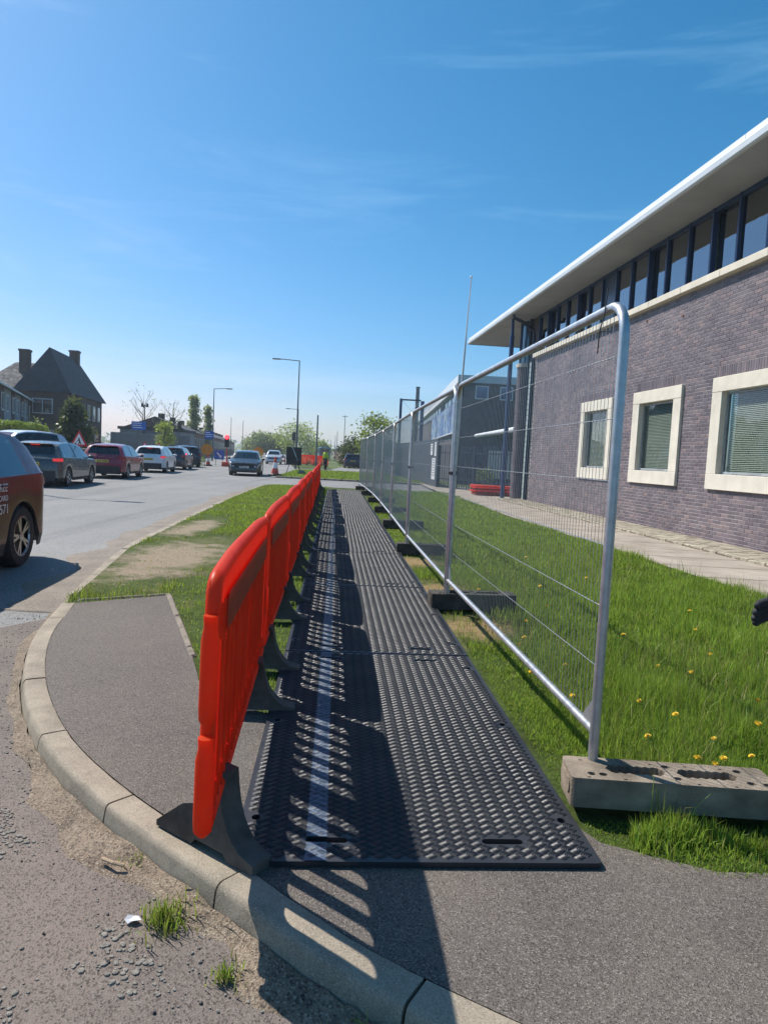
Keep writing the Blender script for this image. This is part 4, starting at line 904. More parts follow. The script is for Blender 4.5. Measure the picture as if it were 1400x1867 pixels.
# palisade
pa = empty('palisade_fence', (2.66, 34.9, 0), 0, 'dark steel palisade fence between the hoarding and the brick building', 'fence')
d = Vector((5.55-2.66, 29.6-34.9, 0)); n = 31; rz = math.atan2(d.y, d.x)
pale = MB().prism([(-.035, .05), (.035, .05), (.035, 2.05), (.012, 2.15), (0, 2.08), (-.012, 2.15), (-.035, 2.05)], -.006, .006, lambda a, b, t_: (a, t_, b)).mesh('pale', m_navy)
for k in range(n): c = d*((k+.5)/n); link('pale', pale, pa, c, rz)
for z in (.45, 1.75): MB().cbox((d.x/2, d.y/2, z), (d.length, .045, .05), 0, rz).build('rail', m_navy, pa)
for q in (0, .5, 1): MB().cbox((d.x*q, d.y*q, 1.05), (.1, .1, 2.1), 0, rz).build('post', m_navy, pa)
ca = empty('entrance_canopy', (5.45, 43, 0), math.atan2(-11, .45), 'low canopy with white rounded edge behind the palisade fence', 'canopy')
MB().cyl((0, 0, 2.95), (10.8, 0, 2.95), .12, None, 12).build('edge_tube', m_white, ca, smooth=50); MB().box(0, 10.8, .1, 3, 2.85, 3.0).build('deck', m_navy, ca)
for q in (.6, 5, 9.5): MB().cyl((q, .3, 0), (q, .3, 2.85), .06).build('post', m_navy, ca)
ws = empty('white_screen', (5.45, 37.5, 0), rad(-4), 'bright white panel screen seen between the palisade bars', 'screen')
for q in range(4): MB().cbox((q*.62+.3, 0, 1.25), (.6, .04, 1.5), 0, 0, .006).build('panel', m_signw, ws)
for q in (0, 2.5): MB().cyl((q, .05, 0), (q, .05, 2.1), .03).build('post', m_navy, ws)
# heap of barriers by the far corner
for k in range(6):
    e = barrier((3.15+.05*k+random.uniform(-.06, .06), 28.6+random.uniform(-.08, .08)+.1*k, .10+k*.062), rad(-90+random.uniform(-4, 4)), 'orange barrier lying flat in the heap by the brick building', 'heap of orange barriers', (), 0, False)
    e.rotation_euler = (rad(0), rad(90), rad(-78+random.uniform(-5, 5)))
    e.location = (3.55+random.uniform(-.1, .1), 29.2+random.uniform(-.1, .1)+.05*k, .06+k*.062)
tag(MB().cbox((4.5, 29.0, .38), (2.0, .25, .06), 0, rad(-30), .006).box(3.9, 4.0, 29.1, 29.4, 0, .35).box(5.05, 5.15, 28.5, 28.8, 0, .35).build('red_board', m_cone), 'red plank resting on the heap of orange barriers', 'plank')
tag(MB().cbox((4.25, 28.5, .05), (.9, .12, .08), 0, rad(12), .006).cbox((4.35, 28.65, .12), (.8, .1, .07), 0, rad(-22), .006).build('timber_offcuts', m_wood), 'pale timber offcuts on the ground by the orange heap', 'timber')
# ================================================================== vehicles
def sstep(t): t = max(0, min(1, t)); return t*t*(3-2*t)
PROF = {
 'hatch': dict(top=[(0, .40), (.004, .52), (.012, .60), (.03, .655), (.045, .70), (.105, .915), (.135, .955), (.22, .985), (.36, 1.0), (.50, .985), (.585, .945), (.62, .915), (.745, .665), (.78, .645), (.90, .585), (.965, .515), (.99, .44), (1, .34)], rw=(.042, .108), ws=(.605, .75), sg=(.14, .715), belt=[(0, .66), (.4, .635), (.75, .60), (1, .56)]),
 'suv': dict(top=[(0, .40), (.004, .52), (.012, .60), (.022, .66), (.035, .71), (.075, .90), (.11, .955), (.2, .985), (.36, 1.0), (.50, .985), (.585, .945), (.615, .92), (.735, .69), (.77, .67), (.90, .62), (.965, .55), (.99, .46), (1, .36)], rw=(.034, .080), ws=(.60, .74), sg=(.16, .705), belt=[(0, .675), (.4, .65), (.75, .625), (1, .59)])}
def wheel_meshes(r, wd):
    t_ = MB().lathe([(r*.66, -wd/2), (r*.93, -wd/2), (r, -wd*.36), (r, wd*.36), (r*.93, wd/2), (r*.66, wd/2)], 26, 0, 'y', caps=False); tm = t_.mesh('tyre', m_tyre, 40); t_.fixn(tm)
    q = MB().lathe([(r*.67, -wd*.30), (r*.67, wd*.22)], 22, 1, 'y'); q.lathe([(r*.685, wd*.40), (r*.685, wd*.48), (r*.62, wd*.49), (r*.60, wd*.40)], 24, 0, 'y', caps=False)
    for k in range(5):
        a = 6.283*k/5
        for da in (-.16, .16): q.add([(r*(.10*math.cos(a)-.045*math.sin(a)), wd*.44, r*(.10*math.sin(a)+.045*math.cos(a))), (r*(.10*math.cos(a)+.045*math.sin(a)), wd*.44, r*(.10*math.sin(a)-.045*math.cos(a))), (r*.63*math.cos(a+da-.07), wd*.47, r*.63*math.sin(a+da-.07)), (r*.63*math.cos(a+da+.07), wd*.47, r*.63*math.sin(a+da+.07))], [(0, 1, 2, 3)], 0)
    q.lathe([(r*.15, wd*.40), (r*.15, wd*.46), (r*.05, wd*.48)], 12, 0, 'y')
    rm = q.mesh('rim', [m_rim, m_black]); return tm, rm
WM = {}
def make_car(name, label, loc, rz, L, W, H, kind, pm, group, rear=('off'), cat='car', wr=.32, plate=True, dkbump=True):
    P = PROF[kind]; e = empty(name, loc, rz, label, cat, group); hl = L/2
    us = sorted(set(list(np.linspace(0, 1, 57)) + [p[0] for p in P['top']] + [P['rw'][0], P['rw'][1], P['ws'][0], P['ws'][1], P['sg'][0], P['sg'][1], .36, .385]))
    tx = [p[0] for p in P['top']]; tz = [p[1]*H for p in P['top']]; bx_ = [p[0] for p in P['belt']]; bz = [p[1]*H for p in P['belt']]
    xr, xf = -hl+.19*L, hl-.205*L; Ra = wr+.055
    rings = []; wsf = lambda u: W/2*(1-.13*sstep((.10-u)/.10)**2-.20*sstep((u-.86)/.14)**2)
    for u in us:
        x = -hl+u*L; top = float(np.interp(u, tx, tz)); belt = float(np.interp(u, bx_, bz)); be = min(belt, top-.02)
        ws = W/2*(1-.13*sstep((.10-u)/.10)**2-.20*sstep((u-.86)/.14)**2)
        tt = max(0, min(1, (top-belt)/(H-belt)))
        zb = .19+.10*sstep((.04-u)/.04)+.06*sstep((u-.96)/.04)
        for xw in (xr, xf):
            if abs(x-xw) < Ra: zb = max(zb, wr+math.sqrt(Ra*Ra-(x-xw)**2)-.01)
        zb = min(zb, be-.05); wt = ws*(.95-.23*tt)
        z1 = max(zb+.006, .30*H/1.45); z2 = max(z1+.006, .52*H); z2 = min(z2, be-.015); z1 = min(z1, z2-.005)
        half = [(ws*.955, zb), (ws*.99, z1), (ws, z2), (ws*.985, be), (ws*.965, be+.008+.004*tt), (wt*1.0, top-.075*tt-.006), (wt*.95, top-.03*tt-.004), (wt*.80, top-.010*tt-.002), (wt*.4, top+.006), (0, top+.010)]
        rings.append([(x, -y, z) for y, z in half] + [(x, y, z) for y, z in half[-2::-1]])
    n = len(rings[0]); body = MB(); wsn = MB(); rwn = MB(); sgs = {}; tri = MB()
    for k in range(len(us)-1):
        um = (us[k]+us[k+1])/2
        for i in range(n-1):
            j = i if i < n/2-.6 else n-2-i     # strip index from the side
            q = [rings[k][i], rings[k][i+1], rings[k+1][i+1], rings[k+1][i]]
            dst = body
            if j >= 7 and P['ws'][0] < um < P['ws'][1]: dst = wsn
            elif j >= 7 and P['rw'][0] < um < P['rw'][1]: dst = rwn
            elif j == 4 and P['sg'][0] < um < P['sg'][1]: dst = tri if .36 < um < .385 else sgs.setdefault((i < n/2, um < .37), MB())
            elif j == 0 and dkbump: dst = tri
            dst.add(q, [(0, 1, 2, 3)])
    body.add(rings[0], [tuple(range(n))]); body.add(rings[-1], [tuple(range(n-1, -1, -1))])
    def bld_(mb, nm, m, sm=None):
        me = mb.mesh(nm, m); bm = bmesh.new(); bm.from_mesh(me); bmesh.ops.remove_doubles(bm, verts=bm.verts, dist=.0004); bmesh.ops.recalc_face_normals(bm, faces=bm.faces); bm.to_mesh(me); bm.free()
        if sm: me.polygons.foreach_set('use_smooth', [True]*len(me.polygons)); me.set_sharp_from_angle(angle=rad(sm))
        return link(nm, me, e)
    bo = bld_(body, 'body', pm, 32); bld_(wsn, 'windscreen', m_carglass, 50); bld_(rwn, 'rear_window', m_carglass, 50); [bld_(q_, 'side_window', m_carglass, 50) for q_ in sgs.values()]; bld_(tri, 'trim', m_trim, 40)
    MB().box(-hl+.25, hl-.25, -W/2+.28, W/2-.28, .20, .62*H-.12).build('light_block_floor', m_black, e)  # black floor box added inside the body to block light
    for xx in (xr, xf): MB().box(xx-Ra-.03, xx+Ra+.03, -W/2+.22, W/2-.22, .30, .46*H).build('arch_liner', m_black, e)
    for q in (-.36, .36): MB().cbox((.02*L, q, .80*H), (.12, .46, .34), 0, 0, .05).build('seat', m_trim, e); MB().cbox((-.19*L, q, .78*H), (.12, .46, .34), 0, 0, .05).build('seat', m_trim, e)
    key = round(wr, 3)
    if key not in WM: WM[key] = wheel_meshes(wr, .215)
    for xx in (xr, xf):
        for s_ in (-1, 1):
            wo_ = link('wheel', WM[key][0], e, (xx, s_*(W/2-.125), wr)); 
            if s_ < 0: wo_.rotation_euler = (0, 0, math.pi)
            link('rim', WM[key][1], wo_)
    def surf(u, zz):      # half width of the body at a station and height
        u_ = u; u = min(.93, max(.055, u)); k = min(range(len(us)), key=lambda i: abs(us[i]-u)); r = rings[k][:n//2+1]
        zs = [p[2] for p in r]; ys = [-p[1] for p in r]
        return float(np.interp(zz, zs, ys))*wsf(u_)/wsf(u)
    tl = {'off': m_red_l, 'on': m_red_on}[rear]
    for s_ in (-1, 1):
        z0 = .60*H; lamp = MB(); pts = []
        for u, oz in ((.001, .0), (.012, .008), (.03, .01), (.06, .004)):
            x = -hl+u*L; pts.append([(x-(.022 if u < .02 else .004), s_*(surf(u, z0+h)+.012), z0+h) for h in (-.05, -.02, .045)])
        inner = [(-hl-.02, s_*W*.36, z0+h) for h in (-.04, -.02, .035)]
        rows = [inner] + pts
        lamp.add([p for r in rows for p in r], [(k*3+i, k*3+i+1, (k+1)*3+i+1, (k+1)*3+i) for k in range(len(rows)-1) for i in range(2)])
        lamp.build('tail_light', tl, e, smooth=40)
        hp = []
        for u in (.925, .955, .978, .992): x = -hl+u*L; zt = float(np.interp(u, tx, tz)); hp.append([(x+.012, s_*(surf(u, zt-.10)+.010), zt-h) for h in (.15, .11, .06)])
        hp.append([(hl+.012, s_*W*.27, float(np.interp(.99, tx, tz))-h+.02) for h in (.10, .075, .05)])
        MB().add([p for r in hp for p in r], [(k*3+i, k*3+i+1, (k+1)*3+i+1, (k+1)*3+i) for k in range(len(hp)-1) for i in range(2)]).build('headlight', m_head, e, smooth=40)
        mr = MB().cbox((hl-.315*L, s_*(W/2+.085), .665*H), (.11, .19, .12), 0, 0, .03); mr.cbox((hl-.31*L, s_*(W/2-.01), .645*H), (.06, .1, .03)); mr.build('mirror', pm if s_ else m_trim, e, smooth=40)
        for u in (.30, .50): MB().cbox((-hl+u*L, s_*(surf(u, .60*H)+.012), .60*H), (.17, .03, .028), 0, 0, .008).build('door_handle', pm, e)
    gz = .44*H
    MB().prism([(-W*.30, gz-.10), (W*.30, gz-.10), (W*.33, gz+.02), (W*.26, gz+.075), (-W*.26, gz+.075), (-W*.33, gz+.02)], hl-.03, hl+.018, lambda a, b, t_: (t_, a, b)).build('grille', m_black, e)
    MB().box(hl-.03, hl+.022, -W*.36, W*.36, .24, .33).build('air_intake', m_black, e)
    if plate:
        for x, mt, z in ((-hl-.014, m_yplate, .50*H), (hl+.024, m_wplate, .335*H+.02)):
            pl = MB().cbox((x, 0, z), (.014, .52, .112), 0, 0, .003).build('number_plate', mt, e); tx_ = MB(); k = 0
            for g_ in ((-.22, -.165, -.11, -.055), (.03, .09, .15)):
                for yy in g_:
                    sx_ = -1 if x < 0 else 1
                    tx_.box(x+sx_*.0075, x+sx_*.009, yy, yy+.035, z-.035, z+.035); k += 1
            tx_.build('plate_characters', m_black, pl)
    MB().box(-hl-.010, -hl+.1, -W*.40, W*.40, .20, .36*H).build('rear_bumper_insert', m_trim, e)
    u0 = P['rw'][1]; MB().cbox((-hl+u0*L-.02, 0, float(np.interp(u0, tx, tz))+.018), (.13, W*.56, .022), 0, 0, .008).build('spoiler', pm, e)
    MB().cbox((-hl+u0*L-.075, 0, float(np.interp(u0, tx, tz))-.012), (.03, .28, .022), 0, 0, .006).build('brake_light', tl, e)
    xw0 = -hl+P['rw'][0]*L; MB().tube([(xw0-.005, 0, float(np.interp(P['rw'][0], tx, tz))+.025), (xw0+.02, .2, float(np.interp(P['rw'][0], tx, tz))+.055), (xw0+.03, .34, float(np.interp(P['rw'][0], tx, tz))+.07)], .01, 5).build('wiper', m_black, e)
    MB().tube([(-hl+.17*L, 0, H+.0), (-hl+.14*L, 0, H+.06)], .008, 5).build('aerial', m_black, e)
    return e
away = math.atan2(.99, -.135)
def place(right_x, rear_y, W, L, ang=away):     # centre from the right rear corner
    d = Vector((math.cos(ang), math.sin(ang), 0)); r = Vector((d.y, -d.x, 0)); return Vector((right_x, rear_y, ZR)) + d*(L/2) - r*(W/2)
p_grey = paint('paint_grey', (.075, .088, .10), .28, .7, .35); p_dred = paint('paint_dark_red', (.066, .009, .019), .38, .25, .2); p_red = paint('paint_red', (.24, .006, .03), .3, .7); p_wht = paint('paint_white', (.72, .74, .76), .3, .6); p_dk = paint('paint_black', (.02, .022, .028), .28, .7); p_slv = paint('paint_silver', (.55, .57, .6), .3, .6, .4); p_navy = paint('paint_navy', (.022, .028, .05), .3, .7); p_gun = paint('paint_gunmetal', (.035, .04, .045), .28, .7, .3)
Q = 'cars queuing away from the camera'
make_car('grey_hatchback', 'grey hatchback with lit brake lights, nearest of the queue', place(-10.2, 21.75, 1.82, 4.34), away, 4.34, 1.82, 1.46, 'hatch', p_grey, Q, 'on')
make_car('red_hatchback', 'crimson hatchback queuing between the grey and white hatchbacks', place(-10.95, 29.0, 1.80, 4.20), away, 4.20, 1.80, 1.47, 'hatch', p_red, Q)
make_car('white_hatchback', 'white hatchback with lit brake lights queuing ahead of the crimson one', place(-12.0, 37.6, 1.76, 4.05), away, 4.05, 1.76, 1.47, 'hatch', p_wht, Q, 'on')
make_car('dark_car', 'dark navy hatchback queuing just ahead of the white hatchback', place(-12.9, 44.4, 1.78, 4.2), away, 4.2, 1.78, 1.48, 'hatch', p_navy, Q)
make_car('black_car', 'black estate car at the head of the queue by the roadworks signs', place(-14.4, 51.5, 1.84, 4.5), away+rad(18), 4.5, 1.84, 1.6, 'suv', p_dk, Q)
make_car('pale_car', 'silvery white hatchback seen side-on behind the grey one', Vector((-15.2, 28.3, .02)), away+rad(180-28), 4.5, 1.85, 1.74, 'suv', p_wht, None)
tow = math.atan2(-.99, .135)
make_car('dark_hatchback', 'dark grey hatchback driving toward the camera', place(-9.55, 43.6, 1.82, 4.5, tow), tow, 4.5, 1.82, 1.46, 'hatch', p_gun, 'cars driving toward the camera')
make_car('silver_suv', 'silver car farther off driving toward the camera', Vector((-13.3, 82, ZR)), tow, 4.4, 1.85, 1.62, 'suv', p_slv, 'cars driving toward the camera', wr=.35)
make_car('parked_suv', 'dark car parked beyond the second verge by the dark bush', Vector((-3.85, 77, -.03)), math.atan2(.99, -.1), 4.4, 1.86, 1.62, 'suv', p_navy, None, wr=.35)
# maroon car at the left edge, passing toward the camera, with lettering on its side
SL, SW, SH = 4.65, 1.88, 1.60
sa = math.atan2(-.985, .10); dd = Vector((math.cos(sa), math.sin(sa), 0)); rr_ = Vector((dd.y, -dd.x, 0))   # its left side faces the footway
ctr = Vector((-4.16, 7.93, ZR)) + dd*(SL/2-.19*SL) + rr_*(SW/2-.02)
suv = make_car('maroon_suv', 'maroon car with white lettering on its side at the left edge', ctr, sa, SL, SW, SH, 'suv', p_dred, 'cars driving toward the camera', wr=.355)
for tx_, x, z, sz in (('FREE', -1.00, .90, .125), ('LA CARD', -1.01, .80, .085), ('3571', -1.03, .66, .15)):
    cu = bpy.data.curves.new('lettering', 'FONT'); cu.body = tx_; cu.size = sz; cu.align_x = 'RIGHT'; cu.extrude = .0015; cu.materials.append(m_signw)
    tmp = bpy.data.objects.new('tmp', cu); C.objects.link(tmp); bpy.context.view_layer.update()
    me = bpy.data.meshes.new_from_object(tmp.evaluated_get(bpy.context.evaluated_depsgraph_get())); bpy.data.objects.remove(tmp)
    o = link('lettering', me, suv, (x, SW/2+.004, z)); o.rotation_euler = (rad(90), 0, rad(180))

# ================================================================== people
def skin(name, verts, edges, radii, m, parent, sub=2, root=0):
    me = bpy.data.meshes.new(name); me.from_pydata(verts, edges, []); me.materials.append(m)
    o = bpy.data.objects.new(name, me); C.objects.link(o); o.parent = parent
    md = o.modifiers.new('skin', 'SKIN'); md.use_smooth_shade = True
    lay = me.skin_vertices[0].data
    for i, r in enumerate(radii): lay[i].radius = (r, r) if not isinstance(r, tuple) else r
    lay[root].use_root = True
    sb = o.modifiers.new('sub', 'SUBSURF'); sb.levels = sub; sb.render_levels = sub
    return o
def person(loc, rz, label, h=1.72, top=None, arms=None, stride=.12, hat=None, legs=m_cloth):
    k = h/1.75; e = empty('person', loc, rz, label, 'person')
    J = dict(pel=(0, 0, .95), sp=(0, -.01, 1.15), ch=(0, 0, 1.36), nk=(0, .01, 1.50), hd0=(0, .02, 1.58), hd=(0, .03, 1.66), hdt=(0, .02, 1.73), ls=(-.17, 0, 1.42), rs=(.17, 0, 1.42), le=(-.24, -.02, 1.14), re=(.24, -.02, 1.14), lw=(-.25, .06, .90), rw=(.25, .06, .90), lh=(-.10, 0, .92), rh=(.10, 0, .92), lk=(-.11, stride*.6, .50), rk=(.11, -stride*.3, .50), la=(-.11, stride*.6, .09), ra=(.11, -stride, .10), lt=(-.12, stride*.6+.16, .03), rt=(.12, -stride+.15, .03))
    if arms: J.update(arms)
    J = {a: tuple(c*k for c in p) for a, p in J.items()}
    def sub_(names, edges, radii, nm, m):
        idx = {a: i for i, a in enumerate(names)}; return skin(nm, [J[a] for a in names], [(idx[a], idx[b]) for a, b in edges], [r*k for r in radii], m, e)
    sub_(['pel', 'sp', 'ch', 'nk', 'hd0', 'hd', 'hdt', 'ls', 'le', 'lw', 'rs', 're', 'rw', 'lh', 'lk', 'la', 'lt', 'rh', 'rk', 'ra', 'rt'], [('pel', 'sp'), ('sp', 'ch'), ('ch', 'nk'), ('nk', 'hd0'), ('hd0', 'hd'), ('hd', 'hdt'), ('ch', 'ls'), ('ls', 'le'), ('le', 'lw'), ('ch', 'rs'), ('rs', 're'), ('re', 'rw'), ('pel', 'lh'), ('lh', 'lk'), ('lk', 'la'), ('la', 'lt'), ('pel', 'rh'), ('rh', 'rk'), ('rk', 'ra'), ('ra', 'rt')], [.12, .11, .12, .055, .085, .098, .06, .06, .04, .03, .06, .04, .03, .08, .055, .04, .035, .08, .055, .04, .035], 'body', m_skin)
    sub_(['pel', 'sp', 'ch', 'nk', 'ls', 'le', 'lw', 'rs', 're', 'rw'], [('pel', 'sp'), ('sp', 'ch'), ('ch', 'nk'), ('ch', 'ls'), ('ls', 'le'), ('le', 'lw'), ('ch', 'rs'), ('rs', 're'), ('re', 'rw')], [.155, .145, .15, .07, .085, .06, .045, .085, .06, .045], 'jacket', top or m_cloth)
    sub_(['pel', 'lh', 'lk', 'la', 'rh', 'rk', 'ra'], [('pel', 'lh'), ('lh', 'lk'), ('lk', 'la'), ('pel', 'rh'), ('rh', 'rk'), ('rk', 'ra')], [.14, .105, .075, .065, .105, .075, .065], 'trousers', legs)
    for a, b in (('la', 'lt'), ('ra', 'rt')): sub_([a, b], [(a, b)], [.06, .05], 'shoe', m_black)
    hd_ = J['hd']; MB().lathe([(.102*k, -.01), (.106*k, .03), (.09*k, .085), (.04*k, .115), (.01*k, .12)], 14, 0, 'z', (hd_[0], hd_[1]-.012, hd_[2])).build('hair' if not hat else 'helmet', hat or m_bark, e, smooth=50)
    return e
person((-5.0, 57, .0), rad(150), 'person in yellow high-visibility jacket walking beyond the end of the barriers', 1.78, m_hivis)
person((-.55, 57.5, .0), rad(200), 'person in dark clothes walking along the hoarding behind the mesh fence', 1.72)
person((-20.3, 45.5, .02), rad(100), 'person in dark coat at the far pavement, left of a pair', 1.7)
person((-19.4, 46.5, .02), rad(70), 'person in black standing at the far pavement beside another', 1.66)
# passer-by at the right edge: only the gloved hand reaches into view
pb = person((1.98, 2.12, 0), rad(85), 'person in dark clothes at the right edge, only a black gloved hand in view', 1.78, arms=dict(lw=(.06, .62, .955), le=(-.05, .36, 1.02), ls=(-.17, .03, 1.42)))
gv = [(-.0, 0, 0), (.05, 0, 0), (.10, .0, -.004)]; gl_e = empty('gloved_hand'); gl_e.parent = pb; gl_e.location = (.06*1.017, .62*1.017, .955*1.017); gl_e.rotation_euler = (rad(62), rad(16), rad(90))
hv = [(0, 0, 0), (.045, 0, 0), (.085, 0, -.002)]; he = [(0, 1), (1, 2)]; hr = [.034, (.044, .027), (.045, .026)]
skin('palm', hv, he, hr, m_cloth, gl_e)
for yy, ln, dz in ((-.033, .036, -.014), (-.011, .044, -.018), (.011, .04, -.018), (.033, .03, -.014)):
    skin('finger', [(.078, yy, -.002), (.112, yy*1.05, -.008), (.112+ln*.55, yy*1.1, -.008+dz*.5), (.112+ln*.8, yy*1.1, -.008+dz*1.3)], [(0, 1), (1, 2), (2, 3)], [.015, .0145, .0135, .012], m_cloth, gl_e, 2)
skin('thumb', [(.035, .03, -.004), (.065, .058, -.012), (.10, .066, -.022)], [(0, 1), (1, 2)], [.013, .0115, .0095], m_cloth, gl_e, 2)
# ================================================================== street furniture and signs
def lamp_post(x, y, h, arm, label, base=ZR, r=.09):
    e = empty('street_lamp', (x, y, base), 0, label, 'street lamp', 'street lamps along the road')
    MB().cyl((0, 0, 0), (0, 0, 1.6), r*1.15, r*1.1, 12).cyl((0, 0, 1.6), (0, 0, h), r*.85, r*.5, 12).build('post', m_pole, e, smooth=40)
    MB().tube([(0, 0, h-.03), (arm*.5, 0, h+.02), (arm, 0, h+.06)], r*.42, 8).build('arm', m_pole, e, smooth=40)
    s_ = 1 if arm > 0 else -1
    MB().cbox((arm+s_*.28, 0, h+.05), (.75, .26, .11), 0, 0, .03).build('lamp_head', m_pole, e); MB().cbox((arm+s_*.28, 0, h-.01), (.5, .18, .02)).build('lens', m_head, e)
    return e
lamp_post(-8.1, 62, 9.6, -1.75, 'tall street lamp on the right verge with arm over the road')
lamp_post(-20.6, 82, 8.5, 1.5, 'street lamp on the left side behind the blue road sign')
lamp_post(-14.5, 112, 8.4, -1.4, 'farther street lamp seen just beside the tall one')
lamp_post(-15.6, 23.6, 10.6, 1.2, 'street lamp beyond the left edge whose thin shadow crosses the road')
for x, y, h, r, lab in ((-7.6, 75, 5.6, .11, 'dark bare pole beyond the far orange barriers'), (-7.6, 122, 8.4, .07, 'tall thin pole with crossbar on the right horizon'), (-9.4, 130, 5.9, .06, 'thin pole left of the crossbar pole'), (-10.5, 140, 5.3, .06, 'thin pole second left of the crossbar pole'), (-13.0, 160, 4.8, .06, 'thin short pole near the bus'), (-25.4, 122, 6.6, .06, 'thin pole over the terrace roofs, right of a pair'), (-27.5, 122, 7.1, .06, 'thin pole over the terrace roofs, left of a pair'), (-24.0, 124, 4.9, .06, 'short thin pole at the end of the terrace'), (-3.0, 95, 4.4, .07, 'pole rising behind the dark bush')):
    p = MB().cyl((0, 0, 0), (0, 0, h), r, r*.7, 8)
    if 'crossbar' in lab and 'left' not in lab: p.box(-.5, .5, -.04, .04, h-.25, h-.17)
    tag(p.build('pole', m_pole, loc=(x, y, ZR)), lab, 'pole', 'bare poles along the road')
def cone(x, y, h, lab, z=ZR):
    e = empty('traffic_cone', (x, y, z), random.random(), lab, 'traffic cone', 'traffic cones')
    MB().cbox((0, 0, h*.06), (h*.55, h*.55, h*.12), 0, 0, .03).build('base', m_black, e)
    MB().lathe([(h*.19, h*.12), (h*.14, h*.40)], 14).build('lower_cone', m_cone, e, smooth=40); MB().lathe([(h*.14, h*.40), (h*.085, h*.70)], 14).build('reflective_sleeve', m_signw, e, smooth=40); MB().lathe([(h*.085, h*.70), (h*.045, h*.98), (h*.03, h)], 14).build('upper_cone', m_cone, e, smooth=40)
cone(-6.35, 39.7, 1.12, 'large red and white traffic cone at the corner of the second verge', -.02)
cone(-14.9, 58, .95, 'traffic cone by the orange warning sign', ZR); cone(-14.0, 61, .95, 'traffic cone beside the blue arrow sign', ZR); cone(-12.9, 64, .95, 'traffic cone just left of the temporary traffic light', ZR)
cone(-15.4, 33.5, .75, 'small traffic cone behind the grey and crimson cars', ZR+.12)
# temporary traffic light, red lit
tl = empty('traffic_light', (-13.6, 59, ZR), 0, 'temporary traffic light showing red beside the oncoming dark hatchback', 'traffic light')
MB().cyl((0, 0, 0), (0, 0, 1.9), .05, .05, 10).build('post', m_cone, tl); MB().cbox((0, 0, .2), (.7, .6, .4), 0, 0, .03).build('base_box', m_cone, tl); MB().cbox((0, 0, 2.15), (.36, .25, 1.0), 0, 0, .03).build('signal_head', m_black, tl)
m_redlamp = mat('red_signal', (.9, .02, .02), .3, 0, .05, 5, emis=(1, .02, .03), estr=6)
MB().lathe([(.02, -.13), (.14, -.135), (.17, -.128)], 16, 0, 'y', (0, 0, 2.5)).build('red_lens', m_redlamp, tl); MB().lathe([(.02, -.13), (.10, -.135), (.11, -.128)], 14, 0, 'y', (0, 0, 2.17)).build('amber_lens', m_trim, tl); MB().lathe([(.02, -.13), (.10, -.135), (.11, -.128)], 14, 0, 'y', (0, 0, 1.88)).build('green_lens', m_trim, tl)
# roadworks triangle
ts = empty('roadworks_sign', (-14.2, 32, ZR+.1), rad(-6), 'red and white triangular roadworks sign with digging man, above the grey car', 'road sign')
def tri_(s_, z0): return [(-s_/2, z0), (s_/2, z0), (0, z0+s_*.866)]
TB = 1.18
MB().prism(tri_(.86, TB), -.004, .004, lambda a, b, t_: (a, t_, b)).build('border', m_red, ts); MB().prism(tri_(.58, TB+.085), -.009, -.0045, lambda a, b, t_: (a, t_, b)).build('face', m_signw, ts)
fg = MB()
for poly in ([(-.04, .36), (.0, .40), (.05, .36), (.0, .32)], [(-.05, .31), (.03, .33), (.08, .20), (.02, .17)], [(.02, .18), (.08, .2), (.12, .10), (.07, .10)], [(.0, .18), (.05, .18), (.0, .10), (-.05, .10)], [(-.04, .30), (-.01, .31), (-.10, .19), (-.13, .20)], [(-.24, .10), (-.10, .10), (-.17, .18)]): fg.prism([(a, b+TB) for a, b in poly], -.013, -.0095, lambda a, b, t_: (a, t_, b))
fg.build('digging_figure', m_black, ts); MB().cyl((-.2, .02, 0), (-.1, .02, TB+.1), .015).cyl((.2, .02, 0), (.1, .02, TB+.1), .015).cyl((0, .35, 0), (0, .02, TB+.3), .015).build('frame', m_pole, ts)
for x, y, lab in ((-16.4, 47, 'small triangular warning sign by the hoarding, left of two'), (-15.6, 47.5, 'small triangular warning sign by the hoarding, right of two')):
    e = empty('warning_sign', (x, y, ZR+.1), 0, lab, 'road sign', 'small warning signs'); MB().prism(tri_(.75, 1.0), -.004, .004, lambda a, b, t_: (a, t_, b)).build('border', m_red, e); MB().prism(tri_(.5, 1.08), -.009, -.0045, lambda a, b, t_: (a, t_, b)).build('face', m_signw, e); MB().cyl((0, .02, 0), (0, .02, 1.3), .025).build('post', m_pole, e)
def blue_sign(x, y, w, z0, z1, lab, z=ZR+.1):
    e = empty('blue_sign', (x, y, z), 0, lab, 'road sign', 'blue road signs'); MB().cbox((0, 0, (z0+z1)/2), (w, .03, z1-z0), 0, 0, .006).build('board', m_signb, e)
    ln = MB(); k = z1-.16
    while k > z0+.1: ln.box(-w*.4, w*random.uniform(.1, .4), -.022, -.016, k, k+.05); k -= .17
    tag(ln.build('text_lines', m_signw, e), kind='stuff'); MB().cyl((0, .06, 0), (0, .06, z1), .045, None, 10).build('post', m_pole, e)
blue_sign(-19.7, 55, 1.15, 2.55, 3.22, 'blue direction sign on a post in front of the grey hoarding')
blue_sign(-15.9, 62, .78, 2.2, 2.9, 'small blue sign on a pole below the left street lamp')
ks = empty('arrow_sign', (-14.6, 60.5, ZR), 0, 'blue keep-left arrow sign standing by the roadworks', 'road sign')
